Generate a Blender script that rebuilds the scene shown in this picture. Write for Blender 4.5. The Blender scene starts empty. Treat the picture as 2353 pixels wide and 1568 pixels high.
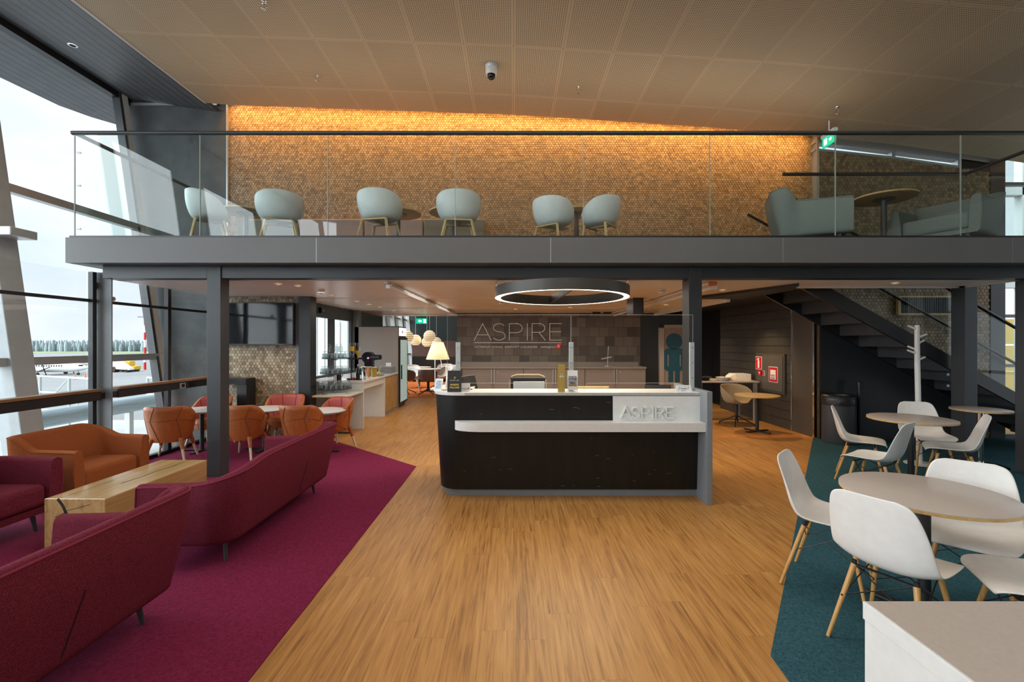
import bpy, bmesh, math, random
import numpy as np
from mathutils import Matrix, Vector
R = math.radians
PI = math.pi
sc = bpy.context.scene
col = sc.collection
# ---------------------------------------------------------------- camera (eye 1.6 m above the floor, 16 mm lens, level)
FPX, CX, CY, EYE = 1046.0, 1180.0, 787.0, 1.6
cam = bpy.data.cameras.new('camera'); cam.sensor_width = 36; cam.lens = FPX * 36 / 2353
cam.shift_x = -(CX - 1176.5) / 2353; cam.shift_y = (CY - 784) / 2353
cam.clip_start = .05; cam.clip_end = 3000
co = bpy.data.objects.new('camera', cam); col.objects.link(co)
co.location = (0, 0, EYE); co.rotation_euler = (R(90), 0, 0); sc.camera = co
def fX(px, Y): return (px - CX) * Y / FPX          # measured pixel -> metres at depth Y
def fZ(py, Y): return EYE - (py - CY) * Y / FPX
def fl(px, py, z=0.0):                              # point of height z seen at a pixel
    Y = (EYE - z) * FPX / (py - CY); return fX(px, Y), Y

# ---------------------------------------------------------------- mesh helpers
class MB:
    def __init__(s): s.v = []; s.f = []; s.M = None
    def add(s, vs, fs):
        o = len(s.v)
        if s.M is not None: vs = [tuple(s.M @ Vector(p)) for p in vs]
        s.v.extend(tuple(p) for p in vs); s.f.extend([tuple(i + o for i in f) for f in fs]); return s
    def box(s, x0, x1, y0, y1, z0, z1):
        return s.add([(x0,y0,z0),(x1,y0,z0),(x1,y1,z0),(x0,y1,z0),(x0,y0,z1),(x1,y0,z1),(x1,y1,z1),(x0,y1,z1)],
                     [(3,2,1,0),(4,5,6,7),(0,1,5,4),(1,2,6,5),(2,3,7,6),(3,0,4,7)])
    def obox(s, p0, p1, w, h, up=(0,0,1)):           # bar from p0 to p1, w wide, h high
        a, b = Vector(p0), Vector(p1); d = (b - a).normalized(); u = Vector(up)
        if abs(d.dot(u)) > .98: u = Vector((0,1,0))
        sd = d.cross(u).normalized() * w / 2; u = sd.cross(d).normalized() * h / 2
        vs = [p + i * sd + j * u for p in (a, b) for (i, j) in ((-1,-1),(1,-1),(1,1),(-1,1))]
        return s.add(vs, [(3,2,1,0),(4,5,6,7),(0,1,5,4),(1,2,6,5),(2,3,7,6),(3,0,4,7)])
    def cyl(s, p0, p1, r0, r1=None, n=14):
        r1 = r0 if r1 is None else r1
        a, b = Vector(p0), Vector(p1); d = (b - a).normalized()
        u = d.orthogonal().normalized(); w = d.cross(u)
        vs = []
        for p, r in ((a, r0), (b, r1)):
            vs += [p + r * (math.cos(2*PI*k/n) * u + math.sin(2*PI*k/n) * w) for k in range(n)]
        fs = [(k, (k+1) % n, n + (k+1) % n, n + k) for k in range(n)] + [tuple(range(n-1, -1, -1)), tuple(range(n, 2*n))]
        return s.add(vs, fs)
    def tube(s, pts, r, n=8, closed=False):
        P = [Vector(p) for p in pts]; m = len(P); vs = []; u = None
        for i, p in enumerate(P):
            d = (P[(i+1) % m] - P[i-1]) if closed else (P[min(i+1, m-1)] - P[max(i-1, 0)])
            d.normalize()
            u = (u - u.dot(d) * d).normalized() if u is not None else d.orthogonal().normalized()
            w = d.cross(u)
            vs += [p + r * (math.cos(2*PI*k/n) * u + math.sin(2*PI*k/n) * w) for k in range(n)]
        fs = []
        for i in range(m if closed else m - 1):
            j = (i + 1) % m
            fs += [(i*n+k, i*n+(k+1) % n, j*n+(k+1) % n, j*n+k) for k in range(n)]
        if not closed: fs += [tuple(range(n-1, -1, -1)), tuple(range((m-1)*n, m*n))]
        return s.add(vs, fs)
    def lathe(s, prof, n=24, c=(0,0,0), cap=True):
        vs = []
        for r, z in prof:
            vs += [(c[0] + r*math.cos(2*PI*k/n), c[1] + r*math.sin(2*PI*k/n), c[2] + z) for k in range(n)]
        m = len(prof)
        fs = [(i*n+k, i*n+(k+1) % n, (i+1)*n+(k+1) % n, (i+1)*n+k) for i in range(m-1) for k in range(n)]
        if cap: fs += [tuple(range(n-1, -1, -1)), tuple(range((m-1)*n, m*n))]
        return s.add(vs, fs)
    def prism(s, poly, a, b, axis='z'):              # polygon extruded along an axis
        f = {'z': lambda p, t: (p[0], p[1], t), 'y': lambda p, t: (p[0], t, p[1]), 'x': lambda p, t: (t, p[0], p[1])}[axis]
        n = len(poly)
        return s.add([f(p, a) for p in poly] + [f(p, b) for p in poly],
                     [(k, (k+1) % n, n+(k+1) % n, n+k) for k in range(n)] + [tuple(range(n-1, -1, -1)), tuple(range(n, 2*n))])
    def grid(s, fn, nu, nv, cu=False, cv=False):
        vs = [fn(i / (nu if cu else nu - 1), j / (nv if cv else nv - 1)) for i in range(nu) for j in range(nv)]
        fs = [(i*nv+j, ((i+1) % nu)*nv+j, ((i+1) % nu)*nv+(j+1) % nv, i*nv+(j+1) % nv)
              for i in range(nu if cu else nu-1) for j in range(nv if cv else nv-1)]
        return s.add(vs, fs)
    def build(s, name, m, parent=None, smooth=False, bevel=0, seg=2, solid=0, sub=0, loc=None, angle=40):
        me = bpy.data.meshes.new(name); me.from_pydata(s.v, [], s.f)
        bm = bmesh.new(); bm.from_mesh(me); bmesh.ops.recalc_face_normals(bm, faces=bm.faces); bm.to_mesh(me); bm.free()
        me.materials.append(m)
        o = bpy.data.objects.new(name, me); col.objects.link(o)
        if parent is not None: o.parent = parent
        if loc is not None: o.location = loc
        if solid:
            d = o.modifiers.new('solid', 'SOLIDIFY'); d.thickness = solid; d.offset = 0
        if sub:
            d = o.modifiers.new('sub', 'SUBSURF'); d.levels = d.render_levels = sub
        if bevel:
            d = o.modifiers.new('bevel', 'BEVEL'); d.width = bevel; d.segments = seg; d.limit_method = 'ANGLE'; d.angle_limit = R(35)
        if smooth or sub:
            me.polygons.foreach_set('use_smooth', [True] * len(me.polygons))
            if not sub:
                try: me.set_sharp_from_angle(angle=R(angle))
                except Exception: pass
        return o
def bx(name, m, x0, x1, y0, y1, z0, z1, parent=None, bevel=0, **k):
    return MB().box(x0, x1, y0, y1, z0, z1).build(name, m, parent, bevel=bevel, **k)
def thing(name, label, cat, loc=(0,0,0), rz=0, group=None):
    o = bpy.data.objects.new(name, None); col.objects.link(o); o.empty_display_size = .1
    o.location = loc; o.rotation_euler = (0, 0, rz); o['label'] = label; o['category'] = cat
    if group: o['group'] = group
    return o
def tag(o, label, cat, group=None):
    o['label'] = label; o['category'] = cat
    if group: o['group'] = group
    return o
def struct(o, label=None):
    o['kind'] = 'structure'
    if label: o['label'] = label
    return o
def stuff(o, label, cat):
    o['kind'] = 'stuff'; o['label'] = label; o['category'] = cat; return o
def copy_tree(o, parent=None):
    c = o.copy(); col.objects.link(c)
    if parent is not None: c.parent = parent
    for ch in list(o.children): copy_tree(ch, c)
    return c
def again(src, label, loc, rz, group=None):
    c = copy_tree(src); c.location = loc; c.rotation_euler = (0, 0, rz); c['label'] = label
    if group: c['group'] = group
    return c
def face(fx, fy): return math.atan2(-fx, fy)          # local +Y looks along (fx, fy)
def cat_rom(P, n):                                    # smooth curve through tuples
    out = []
    for i in range(len(P) - 1):
        a, b, c, d = P[max(i-1, 0)], P[i], P[i+1], P[min(i+2, len(P)-1)]
        for k in range(n):
            t = k / n
            out.append(tuple(.5*((2*q) + (-p+r)*t + (2*p-5*q+4*r-s)*t*t + (-p+3*q-3*r+s)*t**3) for p, q, r, s in zip(a, b, c, d)))
    out.append(tuple(P[-1])); return out
def lerp(x, xs, ys): return float(np.interp(x, xs, ys))
def sstep(t): t = max(0, min(1, t)); return t*t*(3-2*t)

# ---------------------------------------------------------------- materials
def new_mat(name):
    m = bpy.data.materials.new(name); m.use_nodes = True
    nt = m.node_tree; nt.nodes.clear()
    out = nt.nodes.new('ShaderNodeOutputMaterial'); b = nt.nodes.new('ShaderNodeBsdfPrincipled')
    nt.links.new(b.outputs[0], out.inputs[0]); return m, nt, b, out
def nd(nt, t, **k):
    n = nt.nodes.new(t)
    for a, v in k.items():
        if a.startswith('i_'):
            key = a[2:]; n.inputs[int(key) if key.isdigit() else key].default_value = v
        else: setattr(n, a, v)
    return n
def c4(c): return (c[0], c[1], c[2], 1)
def mat(name, c, rough=.5, metal=0, var=0, scale=20, bump=0, bscale=200, spec=.5, stretch=(1,1,1), coat=0, sheen=0):
    m, nt, b, out = new_mat(name)
    b.inputs['Base Color'].default_value = c4(c); b.inputs['Roughness'].default_value = rough
    b.inputs['Metallic'].default_value = metal; b.inputs['Specular IOR Level'].default_value = spec
    b.inputs['Coat Weight'].default_value = coat
    if sheen: b.inputs['Sheen Weight'].default_value = sheen
    L = nt.links.new
    tc = nd(nt, 'ShaderNodeTexCoord'); mp = nd(nt, 'ShaderNodeMapping'); mp.inputs['Scale'].default_value = stretch
    L(tc.outputs['Object'], mp.inputs[0])
    if True:
        n = nd(nt, 'ShaderNodeTexNoise', i_Scale=scale, i_Detail=4.0); L(mp.outputs[0], n.inputs['Vector'])
        mx = nd(nt, 'ShaderNodeMix', data_type='RGBA', blend_type='MIX')
        v = max(var, .03)
        mx.inputs[6].default_value = c4([x*(1-v) for x in c]); mx.inputs[7].default_value = c4([min(1, x*(1+v)) for x in c])
        rp = nd(nt, 'ShaderNodeMapRange'); rp.inputs[1].default_value = .3; rp.inputs[2].default_value = .7
        L(n.outputs[0], rp.inputs[0]); L(rp.outputs[0], mx.inputs[0]); L(mx.outputs[2], b.inputs['Base Color'])
    if bump:
        n2 = nd(nt, 'ShaderNodeTexNoise', i_Scale=bscale, i_Detail=3.0); L(mp.outputs[0], n2.inputs['Vector'])
        bp = nd(nt, 'ShaderNodeBump', i_Strength=bump, i_Distance=.01); L(n2.outputs[0], bp.inputs['Height']); L(bp.outputs[0], b.inputs['Normal'])
    return m
def emit(name, c, s, base=(.8,.8,.8)):
    m, nt, b, out = new_mat(name)
    b.inputs['Base Color'].default_value = c4(base)
    b.inputs['Emission Color'].default_value = c4(c); b.inputs['Emission Strength'].default_value = s
    return m
def glass(name, tint=(.93,.97,.95), ior=1.45, rough=0.0):
    m, nt, b, out = new_mat(name); nt.nodes.remove(b); L = nt.links.new
    t = nd(nt, 'ShaderNodeBsdfTransparent'); t.inputs[0].default_value = c4(tint)
    g = nd(nt, 'ShaderNodeBsdfGlossy'); g.inputs['Roughness'].default_value = rough
    lw = nd(nt, 'ShaderNodeLayerWeight', i_Blend=.5); f0 = ((ior-1)/(ior+1))**2; mx = nd(nt, 'ShaderNodeMixShader')
    L(mth(nt, 'ADD', mth(nt, 'MULTIPLY', mth(nt, 'POWER', lw.outputs['Facing'], 5.0), 1-f0), f0), mx.inputs[0]); L(t.outputs[0], mx.inputs[1]); L(g.outputs[0], mx.inputs[2]); L(mx.outputs[0], out.inputs[0])
    return m
def mth(nt, op, a, b=None):
    n = nd(nt, 'ShaderNodeMath', operation=op)
    for i, v in enumerate((a, b)):
        if v is None: continue
        if isinstance(v, (int, float)): n.inputs[i].default_value = v
        else: nt.links.new(v, n.inputs[i])
    return n.outputs[0]
def ramp(nt, fac, stops):
    r = nd(nt, 'ShaderNodeValToRGB'); e = r.color_ramp.elements
    while len(e) < len(stops): e.new(.5)
    for x, (p, c) in zip(e, stops): x.position = p; x.color = c4(c)
    nt.links.new(fac, r.inputs[0]); return r.outputs[0]
def wood(name, cols, along='y', width=.0, length=1.2, gscale=1.0, rough=.4, seam=.25):
    """long grain wood, optionally laid as planks"""
    m, nt, b, out = new_mat(name); L = nt.links.new
    tc = nd(nt, 'ShaderNodeTexCoord'); sp = nd(nt, 'ShaderNodeSeparateXYZ'); L(tc.outputs['Object'], sp.inputs[0])
    a, c_ = {'y': (1, 0), 'x': (0, 1), 'z': (2, 0)}[along]
    A, B = sp.outputs[a], sp.outputs[c_]; C = sp.outputs[3 - a - c_]
    off = None
    if width:
        k = mth(nt, 'FLOOR', mth(nt, 'DIVIDE', B, width))
        wn = nd(nt, 'ShaderNodeTexWhiteNoise', noise_dimensions='1D'); L(k, wn.inputs['W'])
        sh = mth(nt, 'ADD', mth(nt, 'DIVIDE', A, length), mth(nt, 'MULTIPLY', wn.outputs['Value'], 7.3))
        k2 = mth(nt, 'FLOOR', sh)
        wn2 = nd(nt, 'ShaderNodeTexWhiteNoise', noise_dimensions='2D'); cv = nd(nt, 'ShaderNodeCombineXYZ'); L(k, cv.inputs[0]); L(k2, cv.inputs[1]); L(cv.outputs[0], wn2.inputs['Vector'])
        off = wn2.outputs['Value']
    cb = nd(nt, 'ShaderNodeCombineXYZ')
    L(mth(nt, 'MULTIPLY', A, 1.9 * gscale), cb.inputs[0]); L(mth(nt, 'MULTIPLY', B, 62 * gscale), cb.inputs[1])
    if off is not None: L(mth(nt, 'MULTIPLY', off, 37.0), cb.inputs[2])
    else: L(mth(nt, 'MULTIPLY', C, 34 * gscale), cb.inputs[2])
    n1 = nd(nt, 'ShaderNodeTexNoise', i_Scale=1.0, i_Detail=6.0, i_Roughness=.62, i_Distortion=.6); L(cb.outputs[0], n1.inputs['Vector'])
    cb2 = nd(nt, 'ShaderNodeCombineXYZ'); L(mth(nt, 'MULTIPLY', A, 1.6 * gscale), cb2.inputs[0]); L(mth(nt, 'MULTIPLY', B, 17 * gscale), cb2.inputs[1])
    if off is not None: L(mth(nt, 'MULTIPLY', off, 91.0), cb2.inputs[2])
    n2 = nd(nt, 'ShaderNodeTexNoise', i_Scale=1.0, i_Detail=3.0, i_Distortion=1.5); L(cb2.outputs[0], n2.inputs['Vector'])
    f = mth(nt, 'ADD', mth(nt, 'MULTIPLY', n1.outputs[0], .62), mth(nt, 'MULTIPLY', n2.outputs[0], .38))
    if off is not None: f = mth(nt, 'ADD', f, mth(nt, 'MULTIPLY', mth(nt, 'SUBTRACT', off, .5), .035))
    colr = ramp(nt, f, [(.30, cols[0]), (.48, cols[1]), (.66, cols[2])])
    if width and seam:
        fr = mth(nt, 'FRACT', mth(nt, 'DIVIDE', B, width)); e = mth(nt, 'GREATER_THAN', mth(nt, 'ABSOLUTE', mth(nt, 'SUBTRACT', fr, .5)), .5 - .0012/width)
        fr2 = mth(nt, 'FRACT', sh); e2 = mth(nt, 'GREATER_THAN', mth(nt, 'ABSOLUTE', mth(nt, 'SUBTRACT', fr2, .5)), .5 - .0012/length)
        mx = nd(nt, 'ShaderNodeMix', data_type='RGBA'); L(mth(nt, 'MULTIPLY', mth(nt, 'MAXIMUM', e, e2), seam), mx.inputs[0]); L(colr, mx.inputs[6]); mx.inputs[7].default_value = c4([x*.3 for x in cols[0]])
        colr = mx.outputs[2]
    L(colr, b.inputs['Base Color']); b.inputs['Roughness'].default_value = rough
    bp = nd(nt, 'ShaderNodeBump', i_Strength=.08, i_Distance=.01); L(n1.outputs[0], bp.inputs['Height']); L(bp.outputs[0], b.inputs['Normal'])
    return m
def stripes(name, c, dark, axis, pitch, w=.06, rough=.45, bump=.3):   # boards with dark grooves
    m, nt, b, out = new_mat(name); L = nt.links.new
    tc = nd(nt, 'ShaderNodeTexCoord'); sp = nd(nt, 'ShaderNodeSeparateXYZ'); L(tc.outputs['Object'], sp.inputs[0])
    d = mth(nt, 'ABSOLUTE', mth(nt, 'SUBTRACT', mth(nt, 'FRACT', mth(nt, 'DIVIDE', sp.outputs[axis], pitch)), .5))
    g = mth(nt, 'GREATER_THAN', d, .5 - w/2)
    n = nd(nt, 'ShaderNodeTexNoise', i_Scale=5.0, i_Detail=4.0); L(tc.outputs['Object'], n.inputs['Vector'])
    cc = ramp(nt, n.outputs[0], [(.3, [x*.86 for x in c]), (.7, [x*1.12 for x in c])])
    mx = nd(nt, 'ShaderNodeMix', data_type='RGBA'); L(g, mx.inputs[0]); L(cc, mx.inputs[6]); mx.inputs[7].default_value = c4(dark)
    L(mx.outputs[2], b.inputs['Base Color']); b.inputs['Roughness'].default_value = rough
    bp = nd(nt, 'ShaderNodeBump', i_Strength=bump, i_Distance=.01, invert=True); L(g, bp.inputs['Height']); L(bp.outputs[0], b.inputs['Normal'])
    return m
def hex_mat(name, lo, mid, hi, rough=.5):
    m, nt, b, out = new_mat(name); L = nt.links.new
    at = nd(nt, 'ShaderNodeAttribute', attribute_name='tone')
    tc = nd(nt, 'ShaderNodeTexCoord'); n = nd(nt, 'ShaderNodeTexNoise', i_Scale=160.0, i_Detail=3.0); L(tc.outputs['Object'], n.inputs['Vector'])
    f = mth(nt, 'ADD', mth(nt, 'MULTIPLY', at.outputs['Fac'], .8), mth(nt, 'MULTIPLY', n.outputs[0], .2))
    L(ramp(nt, f, [(.1, lo), (.5, mid), (.9, hi)]), b.inputs['Base Color']); b.inputs['Roughness'].default_value = rough
    return m
def ceiling_mat():
    m, nt, b, out = new_mat('perforated_ceiling'); L = nt.links.new
    tc = nd(nt, 'ShaderNodeTexCoord'); sp = nd(nt, 'ShaderNodeSeparateXYZ'); L(tc.outputs['Object'], sp.inputs[0])
    X, Y = sp.outputs[0], sp.outputs[1]
    def edge(v, pitch, off, w):
        d = mth(nt, 'ABSOLUTE', mth(nt, 'SUBTRACT', mth(nt, 'FRACT', mth(nt, 'DIVIDE', mth(nt, 'SUBTRACT', v, off), pitch)), .5))
        return mth(nt, 'GREATER_THAN', d, .5 - w/2/pitch)
    j = mth(nt, 'MAXIMUM', edge(X, .6226, 0, .034), edge(Y, 1.13, 6.815, .034))
    gap = mth(nt, 'MAXIMUM', edge(X, .6226, 0, .006), edge(Y, 1.13, 6.815, .006))
    u = mth(nt, 'SUBTRACT', mth(nt, 'FRACT', mth(nt, 'DIVIDE', X, .024)), .5); v = mth(nt, 'SUBTRACT', mth(nt, 'FRACT', mth(nt, 'DIVIDE', Y, .024)), .5)
    r2 = mth(nt, 'ADD', mth(nt, 'MULTIPLY', u, u), mth(nt, 'MULTIPLY', v, v))
    dot = mth(nt, 'MULTIPLY', mth(nt, 'LESS_THAN', r2, .085), mth(nt, 'SUBTRACT', 1.0, j))
    n = nd(nt, 'ShaderNodeTexNoise', i_Scale=.9, i_Detail=4.0); L(tc.outputs['Object'], n.inputs['Vector'])
    ck = nd(nt, 'ShaderNodeTexWhiteNoise', noise_dimensions='2D'); cb = nd(nt, 'ShaderNodeCombineXYZ')
    L(mth(nt, 'FLOOR', mth(nt, 'DIVIDE', X, .6226)), cb.inputs[0]); L(mth(nt, 'FLOOR', mth(nt, 'DIVIDE', mth(nt, 'SUBTRACT', Y, 6.815), 1.13)), cb.inputs[1]); L(cb.outputs[0], ck.inputs['Vector'])
    f = mth(nt, 'ADD', mth(nt, 'MULTIPLY', n.outputs[0], .6), mth(nt, 'MULTIPLY', ck.outputs['Value'], .4))
    base = ramp(nt, f, [(.2, (.45,.345,.225)), (.8, (.54,.42,.28))])
    m1 = nd(nt, 'ShaderNodeMix', data_type='RGBA'); L(dot, m1.inputs[0]); L(base, m1.inputs[6]); m1.inputs[7].default_value = (.15,.115,.075,1)
    m2 = nd(nt, 'ShaderNodeMix', data_type='RGBA'); L(gap, m2.inputs[0]); L(m1.outputs[2], m2.inputs[6]); m2.inputs[7].default_value = (.30,.21,.11,1)
    L(m2.outputs[2], b.inputs['Base Color']); b.inputs['Roughness'].default_value = .6
    return m
def carpet(name, a, c, scale=320):
    m, nt, b, out = new_mat(name); L = nt.links.new
    tc = nd(nt, 'ShaderNodeTexCoord')
    n = nd(nt, 'ShaderNodeTexNoise', i_Scale=scale, i_Detail=3.0, i_Roughness=.7); L(tc.outputs['Object'], n.inputs['Vector'])
    n2 = nd(nt, 'ShaderNodeTexNoise', i_Scale=55.0, i_Detail=3.0); L(tc.outputs['Object'], n2.inputs['Vector'])
    f = mth(nt, 'ADD', mth(nt, 'MULTIPLY', n.outputs[0], .7), mth(nt, 'MULTIPLY', n2.outputs[0], .3))
    L(ramp(nt, f, [(.34, a), (.66, c)]), b.inputs['Base Color']); b.inputs['Roughness'].default_value = .95; b.inputs['Specular IOR Level'].default_value = .1
    bp = nd(nt, 'ShaderNodeBump', i_Strength=.5, i_Distance=.01); L(n.outputs[0], bp.inputs['Height']); L(bp.outputs[0], b.inputs['Normal'])
    return m
def tile_mat():
    m, nt, b, out = new_mat('slate_tiles'); L = nt.links.new
    tc = nd(nt, 'ShaderNodeTexCoord'); mp = nd(nt, 'ShaderNodeMapping'); mp.inputs['Rotation'].default_value = (R(-90), 0, 0); L(tc.outputs['Object'], mp.inputs[0])
    br = nd(nt, 'ShaderNodeTexBrick', offset=.37, i_Scale=1.0); br.inputs['Brick Width'].default_value = .25; br.inputs['Row Height'].default_value = .25; br.inputs['Mortar Size'].default_value = .004
    br.inputs['Color1'].default_value = (.058,.048,.039,1); br.inputs['Color2'].default_value = (.185,.155,.125,1); br.inputs['Mortar'].default_value = (.02,.018,.016,1)
    L(mp.outputs[0], br.inputs['Vector']); L(br.outputs[0], b.inputs['Base Color']); b.inputs['Roughness'].default_value = .45
    return m

M = {}
M['floor'] = wood('oak_plank_floor', [(.17,.068,.014), (.43,.20,.052), (.56,.295,.088)], 'y', .18, 1.4, rough=.42, seam=.35)
M['magenta'] = carpet('magenta_carpet', (.11,.008,.030), (.29,.030,.098), 260)
M['teal'] = carpet('teal_carpet', (.009,.036,.050), (.060,.165,.205), 230)
M['orange_carpet'] = carpet('orange_carpet', (.5,.13,.03), (.72,.22,.06), 150)
M['ceiling'] = ceiling_mat()
M['soffit'] = stripes('dark_plank_soffit', (.095,.10,.108), (.008,.008,.01), 0, .145, .10)
M['white_ceiling'] = mat('white_ceiling_panel', (.80,.77,.74), .35, var=.03, scale=2)
M['hex_main'] = hex_mat('wood_hexagons_fine', (.185,.122,.062), (.27,.185,.10), (.38,.27,.15))
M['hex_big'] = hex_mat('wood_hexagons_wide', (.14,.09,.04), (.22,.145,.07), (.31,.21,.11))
M['hex_low'] = hex_mat('wood_hexagons_pale', (.20,.14,.085), (.36,.28,.18), (.52,.43,.30))
M['concrete'] = mat('dark_concrete', (.085,.092,.095), .8, var=.25, scale=3, bump=.2, bscale=30)
M['fascia'] = mat('grey_coated_steel', (.105,.107,.106), .42, var=.04, scale=3)
M['black_steel'] = mat('black_coated_steel', (.018,.020,.023), .40, var=.1, scale=4)
M['anthracite'] = mat('anthracite_steel', (.045,.051,.058), .42, var=.06, scale=4)
M['mid_grey'] = mat('mid_grey_steel', (.20,.22,.24), .45, var=.05)
M['alu'] = mat('silver_aluminium', (.55,.57,.58), .35, .6, var=.05)
M['galv'] = mat('galvanised_steel', (.5,.55,.56), .4, .4, var=.08, scale=60)
M['chrome'] = mat('polished_chrome', (.8,.8,.8), .12, 1.0)
M['black'] = mat('black_plastic', (.012,.012,.013), .35)
M['black_wood'] = mat('black_stained_ply', (.0065,.0064,.006), .42, var=.35, scale=3, stretch=(6,6,.5), spec=.35)
M['rubber'] = mat('black_rubber', (.01,.01,.01), .7)
M['white_paint'] = mat('white_paint', (.70,.72,.71), .45)
M['white_lam'] = mat('white_laminate', (.68,.67,.65), .38)
M['white_plastic'] = mat('white_plastic', (.80,.79,.77), .38)
M['mint_plastic'] = mat('pale_mint_plastic', (.66,.715,.72), .42, var=.02, bump=.05, bscale=500)
M['grey_lam'] = mat('warm_grey_laminate', (.285,.25,.225), .38)
M['top_lam'] = mat('beige_grey_tabletop', (.50,.44,.40), .33, var=.05, scale=90)
M['ply'] = wood('plywood_edge', [(.42,.24,.08), (.58,.36,.14), (.68,.46,.2)], 'x', rough=.5)
M['beech'] = wood('beech_legs', [(.40,.20,.055), (.56,.31,.10), (.66,.40,.15)], 'z', gscale=1.0, rough=.4)
M['pale_wood'] = wood('pale_ash_legs', [(.55,.42,.26), (.68,.55,.37), (.75,.62,.44)], 'z', rough=.5)
M['bent_oak'] = wood('bent_oak_legs', [(.34,.23,.09), (.47,.33,.14), (.56,.41,.2)], 'z', rough=.5)
def coated(m, w=.6, r=.10):
    for n in m.node_tree.nodes:
        if n.type == 'BSDF_PRINCIPLED': n.inputs['Coat Weight'].default_value = w; n.inputs['Coat Roughness'].default_value = r
    return m
M['oak_block'] = wood('solid_oak', [(.30,.165,.05), (.50,.31,.115), (.62,.42,.18)], 'y', gscale=.55, rough=.26)
M['cap_wood'] = wood('dark_oak_cap', [(.16,.085,.04), (.24,.13,.06), (.3,.17,.09)], 'y', rough=.45)
M['plum'] = mat('plum_wool', (.165,.025,.045), .95, var=.5, scale=260, bump=.5, bscale=420, spec=.08, stretch=(1,1,.6))
M['plum_dark'] = mat('plum_piping', (.22,.035,.065), .95, spec=.08)  # lit top rim of the sofas put into a paler piping colour
M['rust_fabric'] = mat('rust_wool', (.38,.115,.04), .9, var=.25, scale=260, bump=.5, bscale=420, spec=.1)
M['grey_fabric'] = mat('grey_green_wool', (.23,.26,.245), .9, var=.25, scale=240, bump=.5, bscale=420, spec=.15)
M['leather'] = mat('tan_leather', (.40,.115,.028), .36, var=.1, scale=25, bump=.06, bscale=300)
M['pink_fabric'] = mat('salmon_fabric', (.52,.125,.115), .85, var=.15, scale=250, bump=.3, bscale=420)
M['brown_shell'] = mat('taupe_plastic', (.25,.165,.14), .42)
M['beige_shell'] = mat('beige_felt', (.33,.27,.18), .85, var=.15, scale=200)
M['pink_bench'] = mat('dusty_pink_bench', (.34,.25,.22), .9, var=.2, scale=240)
M['grey_bench'] = mat('moss_grey_bench', (.20,.19,.15), .9, var=.2, scale=240)
M['glass'] = glass('clear_glass', (.985,.99,.985), 1.35)
M['rail_glass'] = glass('green_tint_glass', (.935,.97,.962), 1.5)
M['win_glass'] = glass('window_glass', (.985,.995,.995), 1.25)
M['acrylic'] = glass('acrylic_screen', (.955,.955,.95), 1.38)
M['tumbler'] = glass('drinking_glass', (.93,.95,.95), 1.5)
M['screen'] = mat('dark_screen', (.008,.009,.011), .08, spec=.35)
M['red'] = mat('signal_red', (.55,.012,.02), .4)
M['white_print'] = mat('white_print', (.85,.85,.85), .5)
M['gold'] = mat('gold_card', (.42,.30,.07), .4, .2)
M['gold_print'] = mat('gold_print', (.72,.50,.12), .35, .4)
M['letter'] = mat('brushed_letter', (.85,.85,.83), .3, .2)
M['petrol'] = mat('petrol_blue', (.012,.11,.165), .5)
M['door_wood'] = mat('pale_oak_door', (.42,.31,.225), .45, var=.12, scale=5, stretch=(6,6,.6))
M['door_frame'] = mat('beige_door_frame', (.55,.48,.41), .45)
M['green_wall'] = mat('dark_green_wall', (.036,.047,.043), .6)
M['brown_panel'] = mat('brown_felt_panel', (.17,.095,.075), .85, var=.1)
M['dark_wall'] = stripes('dark_board_wall', (.052,.05,.044), (.01,.01,.01), 2, .17, .07)
M['dark_panel'] = mat('dark_metal_panel', (.075,.066,.055), .4)
M['exit_green'] = emit('exit_sign_green', (.0,.42,.22), .9, (0,.3,.15))
M['sign_white'] = emit('lit_sign_white', (1,.97,.93), 1.1)
M['bag'] = mat('black_bin_bag', (.015,.015,.015), .3, bump=.8, bscale=30)
M['yellow'] = mat('yellow_paint', (.75,.48,.03), .5)
M['yellow_board'] = mat('yellow_board', (.72,.50,.11), .6)
M['stair_black'] = mat('gloss_black_stair', (.012,.013,.015), .27, var=.1, scale=4)
M['seam_shadow'] = mat('shadow_seam', (.045,.004,.012), .95)  # fold shadow of the sofa dart put into its colour
M['leather_seam'] = mat('leather_seam', (.24,.06,.014), .5)
M['pale_wall'] = mat('pale_plaster_wall', (.62,.60,.57), .8)
M['pale_steel'] = mat('pale_grey_steel', (.50,.55,.57), .5, var=.05, scale=8)
M['step_sheen'] = mat('sheen_step', (.045,.05,.056), .26, var=.1, scale=4)  # tread sheen put into a paler colour than the stringers
coated(M['oak_block'])
# ================================================================ THE SHELL
PX = [-5.0, -4.6, 0, 1.73, 3.2, 4.9, 6.13, 6.4, 8.3, 10.5]
PZ = [5.495, 5.46, 5.304, 5.194, 5.10, 4.948, 4.825, 4.79, 4.52, 4.15]
def prof(x): return lerp(x, PX, PZ)
def fac(z): return -5.70 - .142 * z                  # the leaning facade
YB, YC = 7.70, 7.40                                  # back wall, ceiling edge
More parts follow.
